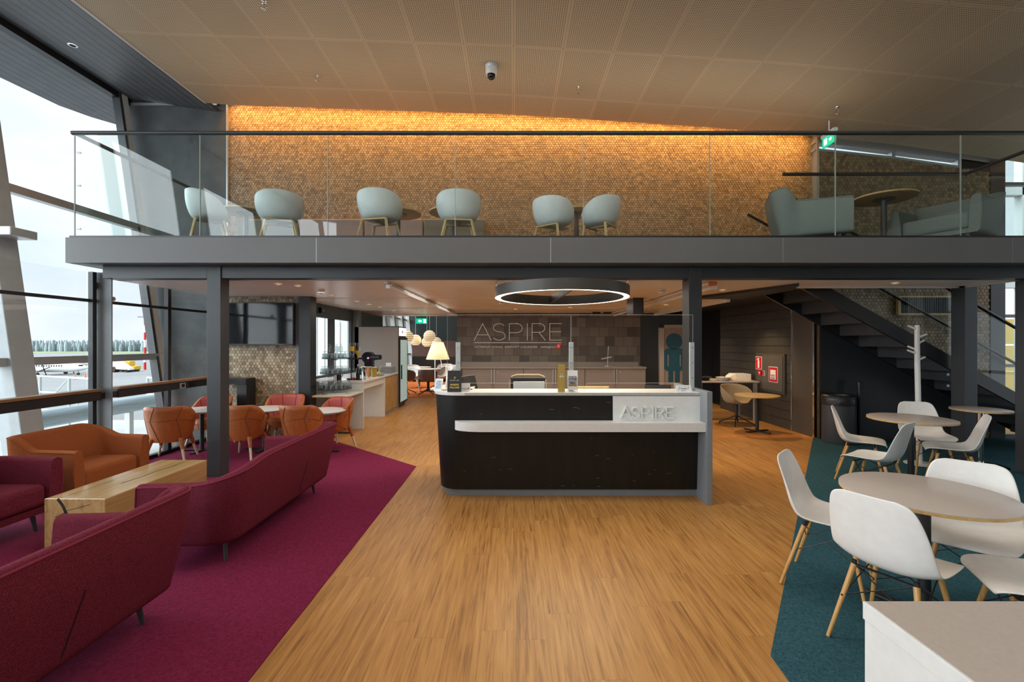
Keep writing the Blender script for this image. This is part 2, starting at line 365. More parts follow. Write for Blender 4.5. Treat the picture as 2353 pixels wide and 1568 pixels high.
# floor and carpets
struct(bx('floor', M['floor'], -5.05, 9.3, -5, 20.4, -.25, 0), 'warm oak plank floor running from the doorway to the desk')
def sheet(name, poly, m, z, label):
    return struct(MB().prism(poly, .0005, z).build(name, m), label)
sheet('floor', [(-5.04,-5),(-1.25,-5),(-1.25,5.85),(-2.98,7.44),(-3.0,7.70),(-5.04,7.70)], M['magenta'], .006, 'magenta carpet under the sofas')
sheet('floor', [(1.295,-5),(9.2,-5),(9.2,7.62),(5.02,7.62),(4.93,7.5),(1.31,2.32),(1.295,2.1)], M['teal'], .006, 'teal carpet under the white shell chairs')
sheet('floor', [(-4.6,13.1),(-1.2,13.1),(-1.2,20.3),(-4.6,20.3)], M['orange_carpet'], .005, 'orange carpet of the far dining room')
# sloping perforated ceiling, extruded along the room
xs = np.linspace(-5.0, 9.3, 60)
poly = [(x, prof(x)) for x in xs] + [(x, prof(x) + .05) for x in xs[::-1]]
struct(MB().prism(poly, -5, YC, 'y').build('ceiling', M['ceiling'], smooth=True), 'tan perforated panel ceiling sloping down to one side')
poly = [(-6.62, 5.72), (-5.0, 5.50), (-5.0, 5.56), (-6.62, 5.78)]
struct(MB().prism(poly, -5, YB, 'y').build('ceiling', M['soffit']), 'dark plank soffit beside the glass facade')
bx('trim_1', M['alu'], -6.55, -5.0, YB-.03, YB-.005, 5.60, 5.64)['kind'] = 'structure'
struct(MB().prism([(-5.03,5.485),(-4.985,5.485),(-4.985,5.54),(-5.03,5.54)], -5, YC, 'y').build('trim_2', M['top_lam']))
o = MB().prism([(-6.5,-5),(-6.5,8.6),(-7.0,8.95),(-7.5,8.8),(-7.8,8.4),(-7.98,8.0),(-8.06,7.15),(-8.2,5),(-8.4,-5)], 5.76, 5.9).build('roof_overhang', M['soffit'])
struct(o, 'curved roof overhang outside the glass facade')
# roof over everything above the ceiling: keeps the sky out
struct(bx('roof', M['concrete'], -6.4, 9.4, -5, 8.0, 6.3, 6.4), 'roof slab above the ceiling')
# ---------------------------------------------------------------- back wall, upper level
def hexwall(name, m, label, X0, X1, Y, z0, top, pitch, seed, axis='y'):
    """wood hexagon tiles on a backing board; top may be a function of x"""
    rng = np.random.default_rng(seed); tf = top if callable(top) else (lambda x: top)
    r = pitch / math.sqrt(3); row = 1.5 * r
    cx, cz = [], []
    k = 0; z = z0
    zmax = max(tf(X0), tf(X1))
    while z < zmax:
        x = X0 + (pitch/2 if k % 2 else 0)
        while x < X1:
            if z < tf(x): cx.append(x); cz.append(z)
            x += pitch
        z += row; k += 1
    cx = np.array(cx); cz = np.array(cz); n = len(cx)
    h = .008 + .006 * rng.random(n)
    a = np.pi/6 + np.arange(6) * np.pi/3
    ring = np.stack([np.cos(a), np.sin(a)], 1)
    V = np.empty((n, 18, 3))
    for q, (s, d) in enumerate(((.975, 0), (.975, -1), (.90, -1))):
        V[:, q*6:q*6+6, 0] = np.clip(cx[:, None] + ring[:, 0] * r * s, X0, X1)
        V[:, q*6:q*6+6, 2] = cz[:, None] + ring[:, 1] * r * s
        V[:, q*6:q*6+6, 1] = Y if d == 0 else Y - (h[:, None] - (.004 if q == 1 else 0))
    base = []
    for q in (0, 6):
        for i in range(6): base.append([q+i, q+(i+1) % 6, q+6+(i+1) % 6, q+6+i])
    quads = (np.arange(n)[:, None, None] * 18 + np.array(base)[None]).reshape(n, 48)
    hexs = np.arange(n)[:, None] * 18 + np.array([12,13,14,15,16,17])[None]
    loops = np.concatenate([quads, hexs], 1).reshape(-1)
    sizes = np.tile(np.array([4]*12 + [6]), n)
    # backing board
    nb = n * 18
    bv = np.array([(X0,Y,z0-.02),(X1,Y,z0-.02),(X1,Y,tf(X1)),(X0,Y,tf(X0)),(X0,Y+.12,z0-.02),(X1,Y+.12,z0-.02),(X1,Y+.12,tf(X1)),(X0,Y+.12,tf(X0))])
    bf = np.array([(0,1,2,3),(7,6,5,4),(0,4,5,1),(1,5,6,2),(2,6,7,3),(3,7,4,0)]) + nb
    allv = np.concatenate([V.reshape(-1, 3), bv]); loops = np.concatenate([loops, bf.reshape(-1)]); sizes = np.concatenate([sizes, np.full(6, 4)])
    me = bpy.data.meshes.new(name)
    me.vertices.add(len(allv)); me.vertices.foreach_set('co', allv.reshape(-1).astype(np.float32))
    me.loops.add(len(loops)); me.loops.foreach_set('vertex_index', loops.astype(np.int32))
    me.polygons.add(len(sizes)); st = np.concatenate([[0], np.cumsum(sizes)[:-1]])
    me.polygons.foreach_set('loop_start', st.astype(np.int32))
    me.update(calc_edges=True); me.validate(); me.shade_flat()
    t = me.attributes.new('tone', 'FLOAT', 'FACE')
    tone = np.concatenate([np.repeat(rng.random(n), 13), np.zeros(6)])
    if len(tone) == len(me.polygons): t.data.foreach_set('value', tone.astype(np.float32))
    me.materials.append(m)
    o = bpy.data.objects.new(name, me); col.objects.link(o)
    return struct(o, label)
hexwall('wall_back', M['hex_main'], 'upper back wall of small honey wood hexagons lit from above', -4.81, 5.05, YB, 2.80, 5.95, .0438, 3)
hexwall('wall_back', M['hex_low'], 'pale wood hexagon wall behind the television', -4.97, -3.66, YB, .03, 2.36, .056, 5)
hexwall('wall_back', M['hex_big'], 'dim wood hexagon wall behind the staircase', 5.08, 7.94, YB-.10, .03, lambda x: prof(x) - .13, .061, 7)
struct(MB().prism([(fac(5.72)-.05, 5.72), (fac(-1)-.05, -1), (-4.97, -1), (-4.97, 2.5), (-4.815, 2.5), (-4.815, 6.2), (fac(5.72)-.05, 6.2)], YB, YB+.25, 'y').build('wall_left', M['concrete']), 'dark concrete end wall beyond the glass')
bx('trim_3', M['alu'], -4.835, -4.808, YB-.045, YB+.02, 2.8, 5.6)['kind'] = 'structure'
bx('trim_4', M['alu'], 5.045, 5.085, YB-.13, YB+.02, 2.0, 5.3)['kind'] = 'structure'
bx('trim_5', M['mid_grey'], -3.66, -3.60, YB-.05, YB+.1, 0, 2.37)['kind'] = 'structure'
# clerestory above the wide-hexagon wall
w = MB(); m_ = MB(); g_ = MB()
def sl(mb, xa, xb, da, db, y0, y1):                  # strip that follows the ceiling line
    mb.add([(xa,y0,prof(xa)+da),(xb,y0,prof(xb)+da),(xb,y0,prof(xb)+db),(xa,y0,prof(xa)+db),(xa,y1,prof(xa)+da),(xb,y1,prof(xb)+da),(xb,y1,prof(xb)+db),(xa,y1,prof(xa)+db)],
           [(0,1,2,3),(7,6,5,4),(0,4,5,1),(1,5,6,2),(2,6,7,3),(3,7,4,0)])
for xa, xb in ((5.02, 6.30), (6.36, 7.40)):
    sl(w, xa, xb, -.135, -.10, YB-.12, YB); sl(w, xa, xb, -.01, .03, YB-.12, YB); sl(g_, xa, xb, -.10, -.01, YB-.05, YB-.04)
sl(w, 6.30, 6.36, -.135, .03, YB-.12, YB); sl(w, 7.40, 7.46, -.135, .03, YB-.12, YB)
hb = MB(); sl(hb, 5.05, 8.2, .0, .6, YB-.10, YB); struct(hb.build('trim_12', M['top_lam']))
cw = struct(w.build('window_1', M['alu']), 'narrow clerestory window under the sloping ceiling'); g_.build('glass_pane', M['win_glass'], cw)
b_ = MB(); sl(b_, 7.46, 7.96, -.13, .03, YB-.10, YB); struct(b_.build('trim_6', M['black']))
# dark steel and end window at the right-hand end of the back wall
struct(bx('column', M['anthracite'], 7.95, 8.19, YB-.12, YB+.15, 0, 4.62), 'dark steel post beside the end window')
wf = MB()
for z in (0, 1.18, 2.02, 2.95, 4.25): wf.box(8.19, 9.3, YB-.03, YB+.06, z, z+.05)
for x in (8.19, 9.0): wf.box(x, x+.05, YB-.04, YB+.07, 0, 4.5)
ew = struct(wf.build('window_2', M['mid_grey']), 'tall end window past the staircase')
bx('glass_pane', M['win_glass'], 8.2, 9.3, YB, YB+.01, 0, 4.3, ew)
struct(bx('wall_right', M['pale_wall'], 9.2, 9.4, -5, 3.2, -.2, 6.3), 'pale plaster wall on the far right')
struct(bx('wall_right', M['anthracite'], 9.2, 9.4, 3.2, 7.85, 4.1, 6.3), 'dark wall head above the right window')
wf = MB()
for z in (0, 1.0, 2.2, 3.2, 4.05): wf.box(9.2, 9.28, 3.2, 7.85, z, z+.06)
for y in (3.2, 4.7, 6.2, 7.75): wf.box(9.2, 9.28, y, y+.06, 0, 4.1)
rw = struct(wf.build('window_3', M['mid_grey']), 'window wall to the right of the staircase'); bx('glass_pane', M['win_glass'], 9.23, 9.24, 3.2, 7.8, 0, 4.05, rw)
# ---------------------------------------------------------------- rear wall behind the viewer
struct(bx('wall_front', M['pale_wall'], -6.0, 9.4, -5.2, -5.0, -.2, 6.3), 'pale plaster wall opposite the desk')
# ---------------------------------------------------------------- leaning outer facade
fr = MB()
def slant(mb, Y, w, d, z0=-1.0, z1=5.72, dx=0): mb.obox((fac(z0)+dx, Y, z0), (fac(z1)+dx, Y, z1), w, d, up=(1, 0, 0))
for Y in (7.55, 3.3, 1.2, -.9, -3.0, -4.9): slant(fr, Y, .10, .13)
f1 = struct(fr.build('window_5', M['white_paint']), 'leaning outer glass facade with pale steel mullions')
tr = MB(); slant(tr, 7.46, .05, .12); tr.build('mullion_edge', M['anthracite'], f1)
for z, h, t in ((3.49, .10, M['alu']), (1.37, .10, M['alu']), (-.35, .09, M['alu'])):
    bx('transom', t, fac(z)-.05, fac(z)+.06, -5, 7.6, z-h/2, z+h/2, f1)
bx('head_rail', M['black'], fac(5.66)-.07, fac(5.66)+.05, -5, 7.7, 5.60, 5.74, f1)
MB().obox((fac(-1)-.03, -5, -1), (fac(-1)-.03, 7.7, -1), .01, .01).build('sill_line', M['alu'], f1)
MB().add([(fac(-1)-.02,-5,-1),(fac(-1)-.02,7.65,-1),(fac(5.7)-.02,7.65,5.7),(fac(5.7)-.02,-5,5.7)], [(0,1,2,3)]).build('glass_pane', M['win_glass'], f1, solid=.012)
cb = MB(); slant(cb, 5.38, .26, .26, dx=-.03)
c1 = struct(cb.build('column', M['pale_steel'], bevel=.01), 'big leaning pale steel column at the glass facade')
MB().box(fac(2.87)-.05, fac(2.87)+.36, 5.2, 5.5, 2.83, 2.93).build('bracket', M['alu'], c1, bevel=.01)
cb = MB(); slant(cb, 1.6, .26, .26, dx=-.03); struct(cb.build('column', M['pale_steel'], bevel=.01), 'leaning pale steel column nearer the viewer')
# ---------------------------------------------------------------- inner glass screen along the left side
XS = -5.0
fr = MB()
for Y in (.6, 2.2, 3.8): fr.box(XS-.03, XS+.03, Y, Y+.06, 0, 2.42)
fr.box(XS-.0, XS+.055, 5.35, 5.40, 0, 2.43); fr.box(XS-.03, XS+.03, 6.55, 6.61, 0, 2.37); fr.box(XS-.03, XS+.03, 7.63, 7.69, 0, 2.37)
i1 = struct(fr.build('window_6', M['black_steel']), 'inner glass screen with black mullions along the window side')
bx('transom', M['black_steel'], XS-.02, XS+.02, -5, 7.69, 2.075, 2.11, i1)
bx('floor_rail', M['black_steel'], XS-.035, XS+.035, -5, 7.69, 0, .05, i1)
bx('glass_pane', M['glass'], XS-.005, XS+.005, -5, 5.33, .05, 2.42, i1)
bx('glass_pane', M['glass'], XS-.005, XS+.005, 5.40, 7.65, .05, 2.37, i1)
for z in (2.14, 1.27):
    MB().cyl((XS-.02, 5.66, z), (XS+.03, 5.66, z), .028).build('glass_fitting', M['alu'], i1, smooth=True)
MB().box(XS+.0, XS+.03, 5.40, 5.43, 2.24, 2.32).build('glass_clip', M['alu'], i1)
struct(bx('column', M['mid_grey'], XS+.0, XS+.205, 5.43, 5.445, 0, 2.435), 'narrow grey steel column in the glass screen')
# ledge: wooden cap on a black service duct
lg = thing('window_ledge', 'long black service ledge with a wooden cap along the glass', 'ledge', (0,0,0))
for y0, y1 in ((-1.2, 5.37), (5.60, 7.62)):
    bx('duct', M['black_steel'], -4.965, -4.86, y0, y1, .918, 1.022, lg, bevel=.004)
    bx('cap', M['cap_wood'], -4.97, -4.845, y0, y1, 1.022, 1.053, lg, bevel=.004)
bx('bracket', M['black_steel'], -4.96, -4.87, 5.36, 5.61, .93, 1.0, lg)
for y in (6.62, 6.84):
    s = bx('socket', M['alu'] if y < 6.7 else M['black'], -4.862, -4.845, y, y+.11, .925, 1.005, lg, bevel=.003)
    bx('socket_insert', M['black'], -4.848, -4.841, y+.025, y+.085, .94, .99, s)
wl = thing('wall_ledge', 'black steel ledge on the hexagon wall under the television', 'ledge')
bx('ledge_top', M['black_steel'], -4.84, -4.34, 7.38, 7.66, .92, 1.01, wl, bevel=.004); bx('ledge_leg', M['black_steel'], -4.50, -4.34, 7.40, 7.66, .0, .92, wl, bevel=.004)
# ---------------------------------------------------------------- mezzanine
mz = MB(); mz.box(-5.06, 6.4, 5.20, 6.5, 2.50, 2.785); mz.box(-5.06, 3.82, 6.5, 7.70, 2.50, 2.785); mz.box(-4.9, 6.4, 5.19, 5.43, 2.498, 2.51)
mzo = struct(mz.build('mezzanine_floor', M['anthracite']), 'upper gallery floor slab')
e = [-5.08, fX(727,5.16), fX(1266,5.16), fX(1800,5.16), fX(2328,5.16), 6.42]
for a, b in zip(e, e[1:]): bx('fascia_panel', M['fascia'], a, b-.007, 5.16, 5.20, 2.503, 2.79, mzo)
bx('fascia_joint_strip', M['alu'], -5.07, 6.41, 5.163, 5.175, 2.506, 2.787, mzo)
bx('fascia_end', M['fascia'], -5.08, -5.05, 5.2, 7.7, 2.503, 2.79, mzo)
bm_ = MB(); bm_.box(-4.85, 6.42, 5.40, 5.56, 2.36, 2.50)
struct(bm_.build('beam', M['black_steel'], bevel=.004), 'black edge beam under the gallery')
struct(bx('beam', M['anthracite'], -4.86, -3.63, 5.385, 5.40, 2.36, 2.50), 'grey end cover of the edge beam')
struct(bx('column', M['anthracite'], -3.63, -3.465, 5.385, 5.55, 0, 2.5, bevel=.004), 'square steel column beside the leather chairs')
struct(bx('column', M['black_steel'], 2.075, 2.23, 5.385, 5.60, 0, 2.5, bevel=.004), 'square black column at the right of the desk')
struct(bx('column', M['anthracite'], 6.15, 6.32, 6.20, 6.40, 0, 2.5, bevel=.004), 'slim dark column in front of the stairs')
struct(bx('column', M['anthracite'], 6.19, 6.42, 5.48, 5.62, 0, 2.5, bevel=.004), 'dark column at the far right edge')
struct(bx('trim_10', M['black_steel'], fX(1455,7.85), fX(1479,7.85), 7.85, 8.3, 2.09, 2.38), 'dark boxed duct hanging from the low ceiling')
for a, b in ((1362,1380),(1388,1405)): bx('trim_11', M['black_steel'], fX(a,11.5), fX(b,11.5), 11.5, 11.6, 2.31, 2.38)['kind'] = 'structure'
# lower white ceiling
lc = MB(); lc.box(-4.95, 3.75, 5.56, 13.4, 2.37, 2.46); lc.box(3.75, 6.2, 5.56, 6.32, 2.37, 2.46)
lco = struct(lc.build('ceiling', M['white_ceiling']), 'pale panel ceiling under the gallery')
for y in (7.9, 10.2, 12.4): bx('joint_strip', M['white_paint'], -4.0 if y > 7.8 else -4.9, 3.75, y, y+.05, 2.362, 2.371, lco)
bx('edge_strip', M['white_paint'], -4.85, 6.2, 5.565, 5.62, 2.355, 2.371, lco)
bx('edge_strip', M['white_paint'], 3.75, 6.2, 6.28, 6.33, 2.35, 2.372, lco)
bx('edge_strip', M['white_paint'], 3.70, 3.76, 7.9, 12.0, 2.30, 2.372, lco); bx('edge_strip', M['white_paint'], 6.15, 6.21, 5.6, 6.3, 2.35, 2.372, lco)
struct(bx('ceiling', M['black_steel'], 3.76, 8.2, 7.72, 13.4, 2.40, 2.5), 'dark ceiling above the side corridor')
struct(bx('roof', M['concrete'], -4.0, 8.4, 7.85, 13.6, 2.52, 2.7), 'low roof over the rear rooms')
struct(MB().prism([(3.70,5.9),(3.9,6.36),(3.9,7.7),(3.0,7.7)], 2.33, 2.372).build('trim_7', M['black_steel']))
# ---------------------------------------------------------------- rear rooms
struct(bx('column', M['black_steel'], -3.60, -3.40, 7.62, 7.85, 0, 2.37, bevel=.004), 'black post at the end of the hexagon wall')
XW = -3.85
struct(bx('wall_left', M['anthracite'], XW-.1, XW, 7.85, 8.72, 0, 2.5), 'dark return wall behind the hexagon wall')
wf = MB()
wf.box(XW-.1, XW, 8.72, 10.95, 2.10, 2.5); wf.box(XW-.08, XW-.02, 8.72, 8.78, 0, 2.1); wf.box(XW-.08, XW-.02, 9.62, 9.86, 0, 2.1); wf.box(XW-.08, XW-.02, 10.85, 10.95, 0, 2.1)
wf.box(XW-.08, XW-.01, 8.72, 10.95, .88, .93); wf.box(XW-.08, XW-.02, 8.72, 10.95, 0, .15)
w7 = struct(wf.build('window_7', M['anthracite']), 'dark framed window behind the glass carousel'); bx('glass_pane', M['win_glass'], XW-.06, XW-.05, 8.72, 10.9, .15, 2.1, w7)
struct(bx('column', M['mid_grey'], XW-.05, XW+.12, 10.95, 11.15, 0, 2.37), 'grey post beside the bar window')
struct(bx('wall_left', M['black_steel'], XW-.1, XW, 11.15, 13.4, 0, 2.5), 'dark wall behind the bar counter')
rng = random.Random(4)
cr = MB()
for k in range(34): cr.box(-9.0+k*.12, -8.88+k*.12, 14.2-(.05 if k % 2 else .02), 14.3, -2, 5.4)
struct(cr.build('exterior_wall', M['white_paint']), 'white corrugated cladding outside the bar window')
struct(bx('wall_back', tile_mat(), -1.49, 3.34, 12.0, 12.2, 0, 2.37), 'dark slate tile wall behind the desk')
struct(bx('wall_back', M['black_steel'], 3.34, 5.6, 12.05, 12.2, 0, 2.45), 'black wall beside the washroom door')
struct(bx('wall_right', M['dark_wall'], 5.04, 5.24, 8.25, 11.1, 0, 2.45), 'dark board wall with the fire cabinet')
struct(bx('wall_right', M['dark_panel'], 5.035, 5.24, 7.64, 8.24, 0, 2.45), 'plain dark panel at the corner of the board wall')
bx('trim_8', M['chrome'], 5.025, 5.045, 8.225, 8.25, 0, 2.4)['kind'] = 'structure'
bx('trim_9', M['chrome'], 5.02, 5.045, 7.60, 7.645, 0, 2.4)['kind'] = 'structure'
struct(bx('wall_right', M['black'], 5.24, 5.6, 11.1, 12.1, 0, 2.45), 'black end of the side corridor')
struct(MB().prism([(5.05,0),(7.25,0),(7.25,.74),(6.2,1.33),(5.05,1.98)], 7.50, 7.54, 'y').build('wall_back', M['black_steel']), 'black wall panel under the stair flight')
# washroom door
dr = struct(bx('door_1', M['door_wood'], fX(1524,12)+.02, 4.75, 11.98, 12.04, 0, 1.98), 'pale door with a blue figure')
bx('door_frame', M['door_frame'], fX(1514,12), fX(1514,12)+.12, 11.95, 12.05, 0, 2.06, dr); bx('door_frame', M['door_frame'], fX(1514,12), 4.87, 11.95, 12.05, 1.98, 2.06, dr); bx('door_frame', M['door_frame'], 4.75, 4.87, 11.95, 12.05, 0, 2.06, dr)
# far dining room
struct(bx('wall_back', M['green_wall'], -9, 0, 20.3, 20.5, 0, 4.6), 'dark green wall of the far dining room')
struct(bx('wall_right', M['green_wall'], -1.3, -1.15, 13.4, 20.4, 0, 4.6), 'dark side wall of the far dining room')
struct(bx('ceiling', M['concrete'], -4.7, -1.1, 13.4, 20.5, 4.5, 4.6), 'dark ceiling of the far dining room')
struct(bx('wall_back', M['brown_panel'], -4.3, -1.3, 19.3, 19.4, 0, 1.66), 'brown felt partition in the far dining room')
wf = MB()
for k in range(6):
    y = 13.5 + k*1.25; wf.obox((-4.35, y, 0), (-4.75, y, 4.5), .22, .16, up=(1,0,0))
for z in (0, 1.1, 1.75, 2.55, 3.4): wf.obox((-4.4 - z*.09, 13.4, z), (-4.4 - z*.09, 20.3, z), .08, .07)
w8 = struct(wf.build('window_8', M['white_paint']), 'white framed leaning windows of the far dining room')
MB().add([(-4.4,13.4,0),(-4.4,20.3,0),(-4.8,20.3,4.5),(-4.8,13.4,4.5)], [(0,1,2,3)]).build('glass_pane', M['win_glass'], w8, solid=.01)
WORLD, EXPO, COVE, SUN = 0.64, .88, 7.0, 6.4
DOWN = [(-4.2,6.9,12),(-2.9,6.7,12),(-1.9,9.2,20),(-2.2,11.5,18),(1.2,9.6,14),(4.3,8.9,60),(3.2,6.4,50),(2.9,10.4,26),(-2.6,15.5,60),(-3.2,18,60)]
RING = (fX(1290,5.65), 5.65, 2.145)
# ================================================================ FURNITURE
# ---- moulded shell chair on wooden dowel legs
def shell_chair(label, loc, rz, group):
    t = thing('shell_chair', label, 'chair', loc, rz, group)
    P = cat_rom([(.238,.418,.165,.0),(.222,.440,.203,.008),(.15,.446,.222,.016),(.03,.432,.232,.034),(-.09,.425,.235,.05),(-.165,.452,.234,.058),(-.205,.52,.230,.056),
                 (-.228,.61,.222,.046),(-.248,.70,.208,.032),(-.265,.775,.188,.018),(-.273,.812,.160,.010),(-.276,.828,.112,.006)], 3)
    n = len(P)
    def fn(u, v):
        i = round(v*(n-1)); y, z, hw, cu = P[i]; a = P[max(i-1,0)]; b = P[min(i+1,n-1)]
        dy, dz = b[0]-a[0], b[1]-a[1]; l = math.hypot(dy, dz) or 1; ny, nz = dz/l, -dy/l
        s = (u*2-1); s = math.copysign(abs(s)**.85, s); c = cu*abs(s)**2.6
        return (hw*s, y + ny*c, z + nz*c)
    MB().grid(fn, 15, n).build('shell', M['white_plastic'], t, solid=.009, sub=1)
    legs = ((1,1),(-1,1),(1,-1),(-1,-1))
    for sx, sy in legs:
        a = Vector((sx*.135, .135 if sy > 0 else -.115, .395)); b = Vector((sx*.205, .215 if sy > 0 else -.235, 0))
        lg = MB().cyl(b, a, .0095, .0145, 14).build('leg', M['beech'], t, smooth=True)
        m = MB(); d = (b-a).normalized(); m.obox(a - Vector((0,0,.004)), a + Vector((0,0,.024)), .02, .012)
        m.build('leg_bracket', M['black'], lg)
        k = a.lerp(b, .42); MB().cyl(k + Vector((0,.016,0)), k - Vector((0,.016,0)), .005, None, 8).build('bolt', M['black'], lg)
    w = MB(); q = {}
    for sx, sy in legs:
        a = Vector((sx*.135, .135 if sy > 0 else -.115, .395)); b = Vector((sx*.205, .215 if sy > 0 else -.235, 0)); q[sx,sy] = (a, a.lerp(b, .42))
    for k1, k2 in (((1,1),(-1,1)),((1,-1),(-1,-1)),((1,1),(1,-1)),((-1,1),(-1,-1))):
        w.cyl(q[k1][0], q[k2][1], .0035, None, 6); w.cyl(q[k2][0], q[k1][1], .0035, None, 6)
    w.obox(q[1,1][0], q[-1,1][0], .018, .006); w.obox(q[1,-1][0], q[-1,-1][0], .018, .006)
    w.build('wire_brace', M['black_steel'], t)
    return t
WS = 'white shell chairs round the cafe tables'
sc0 = shell_chair('white shell chair on the carpet edge, left of the nearer cafe table', (2.08,3.0,0), face(.72,-.69), WS)
DSW = [('white shell chair nearest the viewer, its rounded back turned to the viewer', (2.01,2.40), (.88,.47)),
       ('white shell chair facing the viewer behind the near cafe table', (2.74,2.74), (-.72,-.70)),
       ('white shell chair cropped at the picture edge behind the white cabinet', (2.53,2.17), (-.90,.42)),
       ('white shell chair in front of the black rubbish bin', (4.05,5.32), (.80,-.60)),
       ('white shell chair turned away on the desk side of the farther cafe table', (3.62,4.55), (-.55,.83)),
       ('white shell chair below the slim dark column, side on to the farther table', (4.78,4.95), (-.80,.60)),
       ('white shell chair directly in front of the white coat stand', (5.10,5.62), (-.30,-.95))]
for lb, (x, y), f in DSW: again(sc0, lb, (x, y, .006), face(*f), WS)
sc0.location.z = .006
# ---- round tables
def round_table(label, c, r, h, top, edge, pole, base='cross', pr=.03, br=.3, rz=.4, name='cafe_table', group=None, z0=0):
    t = thing(name, label, 'table', (c[0], c[1], z0), rz, group)
    MB().lathe([(0,h-.005),(r,h-.005),(r,h-.001),(r-.002,h),(0,h)], 56, cap=False).build('tabletop', top, t, smooth=True)
    MB().lathe([(0,h-.026),(r-.015,h-.026),(r,h-.021),(r,h-.005)], 56, cap=False).build('edge_band', edge, t, smooth=True)
    MB().cyl((0,0,.015), (0,0,h-.026), pr, None, 20).build('pole', pole, t, smooth=True)
    MB().cyl((0,0,h-.04), (0,0,h-.026), .12, None, 20).build('top_plate', M['black'], t)
    if base == 'disc': MB().lathe([(0,0),(br,0),(br,.006),(br*.5,.012),(pr+.01,.02),(0,.02)], 48, cap=False).build('base', pole, t, smooth=True)
    else:
        b = MB(); b.obox((-br,0,.012), (br,0,.012), .06, .018); b.obox((0,-br,.012), (0,br,.012), .06, .018); b.build('base', M['black_steel'], t, bevel=.004)
    return t
round_table('round beige cafe table nearest the viewer, its edge of bare plywood', (2.38,2.637,.006)[:2], .405, .73, M['top_lam'], M['ply'], M['black_steel'], z0=.006)
round_table('round beige cafe table with four white chairs in front of the stairs', (4.53,5.19), .405, .73, M['top_lam'], M['ply'], M['black_steel'], z0=.006)
round_table('small round table on a chrome pole beside the slim dark column', (6.05,5.90), .30, .73, M['top_lam'], M['ply'], M['chrome'], 'disc', .032, .27, z0=.006)
round_table('round wooden table under the fire cabinet', (4.36,8.15), .37, .66, M['bent_oak'], M['ply'], M['black_steel'], br=.26)
# ---- upholstered U-shaped seats
def lounge(name, label, cat, W, D, arm, back, trans, m, mp, loc, rz, legm, pre=.12, flare=.085, group=None, darts=True, zb=.15):
    # the back runs on at full height to one end and sweeps down to the arm at the other
    t = thing(name, label, cat, loc, rz, group); r1, rc = .045, .17; S = []
    hx, hy = W/2, D/2
    for k in range(12): S.append((hx, hy - (D-r1)*k/12, 1, 0))
    for k in range(7): a = -PI/2*k/7; S.append((hx-r1+r1*math.cos(a), -hy+r1+r1*math.sin(a), math.cos(a), math.sin(a)))
    nb = 22
    for k in range(nb+1): S.append((hx-r1 - (W-r1-rc)*k/nb, -hy, 0, -1))
    for k in range(1, 10): a = -PI/2 - PI/2*k/9; S.append((-hx+rc+rc*math.cos(a), -hy+rc+rc*math.sin(a), math.cos(a), math.sin(a)))
    for k in range(1, 11): S.append((-hx, -hy+rc + (D-rc)*k/10, -1, 0))
    d = [0]
    for a, b in zip(S, S[1:]): d.append(d[-1] + math.hypot(b[0]-a[0], b[1]-a[1]))
    tot = d[-1]; H = []
    for q in d:
        k1 = sstep((q - (D-r1-.13))/.13); e = tot-q; k2 = sstep((e - (D-rc-pre))/trans); k = min(k1, k2)
        H.append((arm + (back-arm)*k + .012*min(1, min(q,e)/(D-rc))*(1-k), .02 + flare*k))
    sec = lambda h, f: [(-.05,zb),(-.012,zb),(.008,zb+.02),(.014,zb+.05),(f*.55+.016,(zb+.05+h)/2),(f,h-.03),(f-.004,h-.014),(f-.018,h-.003),(f-.04,h),(f-.062,h-.004),(f-.078,h-.016),(f-.085,h-.034),(f*.5-.09,h*.5+.1),(-.09,zb+.1),(-.09,zb)]
    m_ = MB(); vs = []; ns = 15
    for (x, y, nx, ny), (h, f) in zip(S, H): vs += [(x+nx*o, y+ny*o, z) for o, z in sec(h, f)]
    fs = [(i*ns+k, i*ns+(k+1) % ns, (i+1)*ns+(k+1) % ns, (i+1)*ns+k) for i in range(len(S)-1) for k in range(ns)]
    fs += [tuple(range(ns)), tuple(range((len(S)-1)*ns, len(S)*ns))]
    m_.add(vs, fs).build('shell', m, t, smooth=True, angle=60)
    pp = [(x+nx*(f-.002), y+ny*(f-.002), h-.016) for (x,y,nx,ny), (h,f) in zip(S, H)]
    fr = [(S[0][0]+o*1.0, S[0][1]+.001, z) for o, z in sec(*H[0])[2:6]]; fl_ = [(-a, b, c) for a, b, c in fr]
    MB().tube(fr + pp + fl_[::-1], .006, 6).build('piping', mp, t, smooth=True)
    bx('base', m, -hx+.05, hx-.05, -hy+.05, hy-.03, zb+.005, zb+.06, t)
    bx('seat_cushion', m, -hx+.088, hx-.088, -hy+.1, hy-.012, zb+.06, .40, t, bevel=.045, seg=4, smooth=True)
    bc = MB(); bw = hx - .2
    for k in (0, 1):
        pass
    for sx in (1, -1):
        for sy in (1, -1):
            x, y = sx*(hx-.13), sy*(hy-.11)
            MB().cyl((x+sx*.02, y+sy*.02, 0), (x, y, zb+.03), .0115, .021, 12).build('leg', legm, t, smooth=True)
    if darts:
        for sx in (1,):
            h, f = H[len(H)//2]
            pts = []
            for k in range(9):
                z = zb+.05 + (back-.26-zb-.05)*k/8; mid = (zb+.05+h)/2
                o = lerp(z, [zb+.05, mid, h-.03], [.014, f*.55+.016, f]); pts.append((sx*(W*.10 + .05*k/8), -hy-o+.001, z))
            MB().tube(pts, .005, 6).build('dart_seam', M['seam_shadow'] if m is M['plum'] else m, t)
    return t
lounge('lounge_sofa', 'plum wool two-seat sofa closest to the viewer, only its back showing', 'sofa', 1.69, .64, .585, .735, .62, M['plum'], M['plum_dark'], (-2.33,1.84,.006), face(-1,0), M['anthracite'], group='plum lounge sofas')
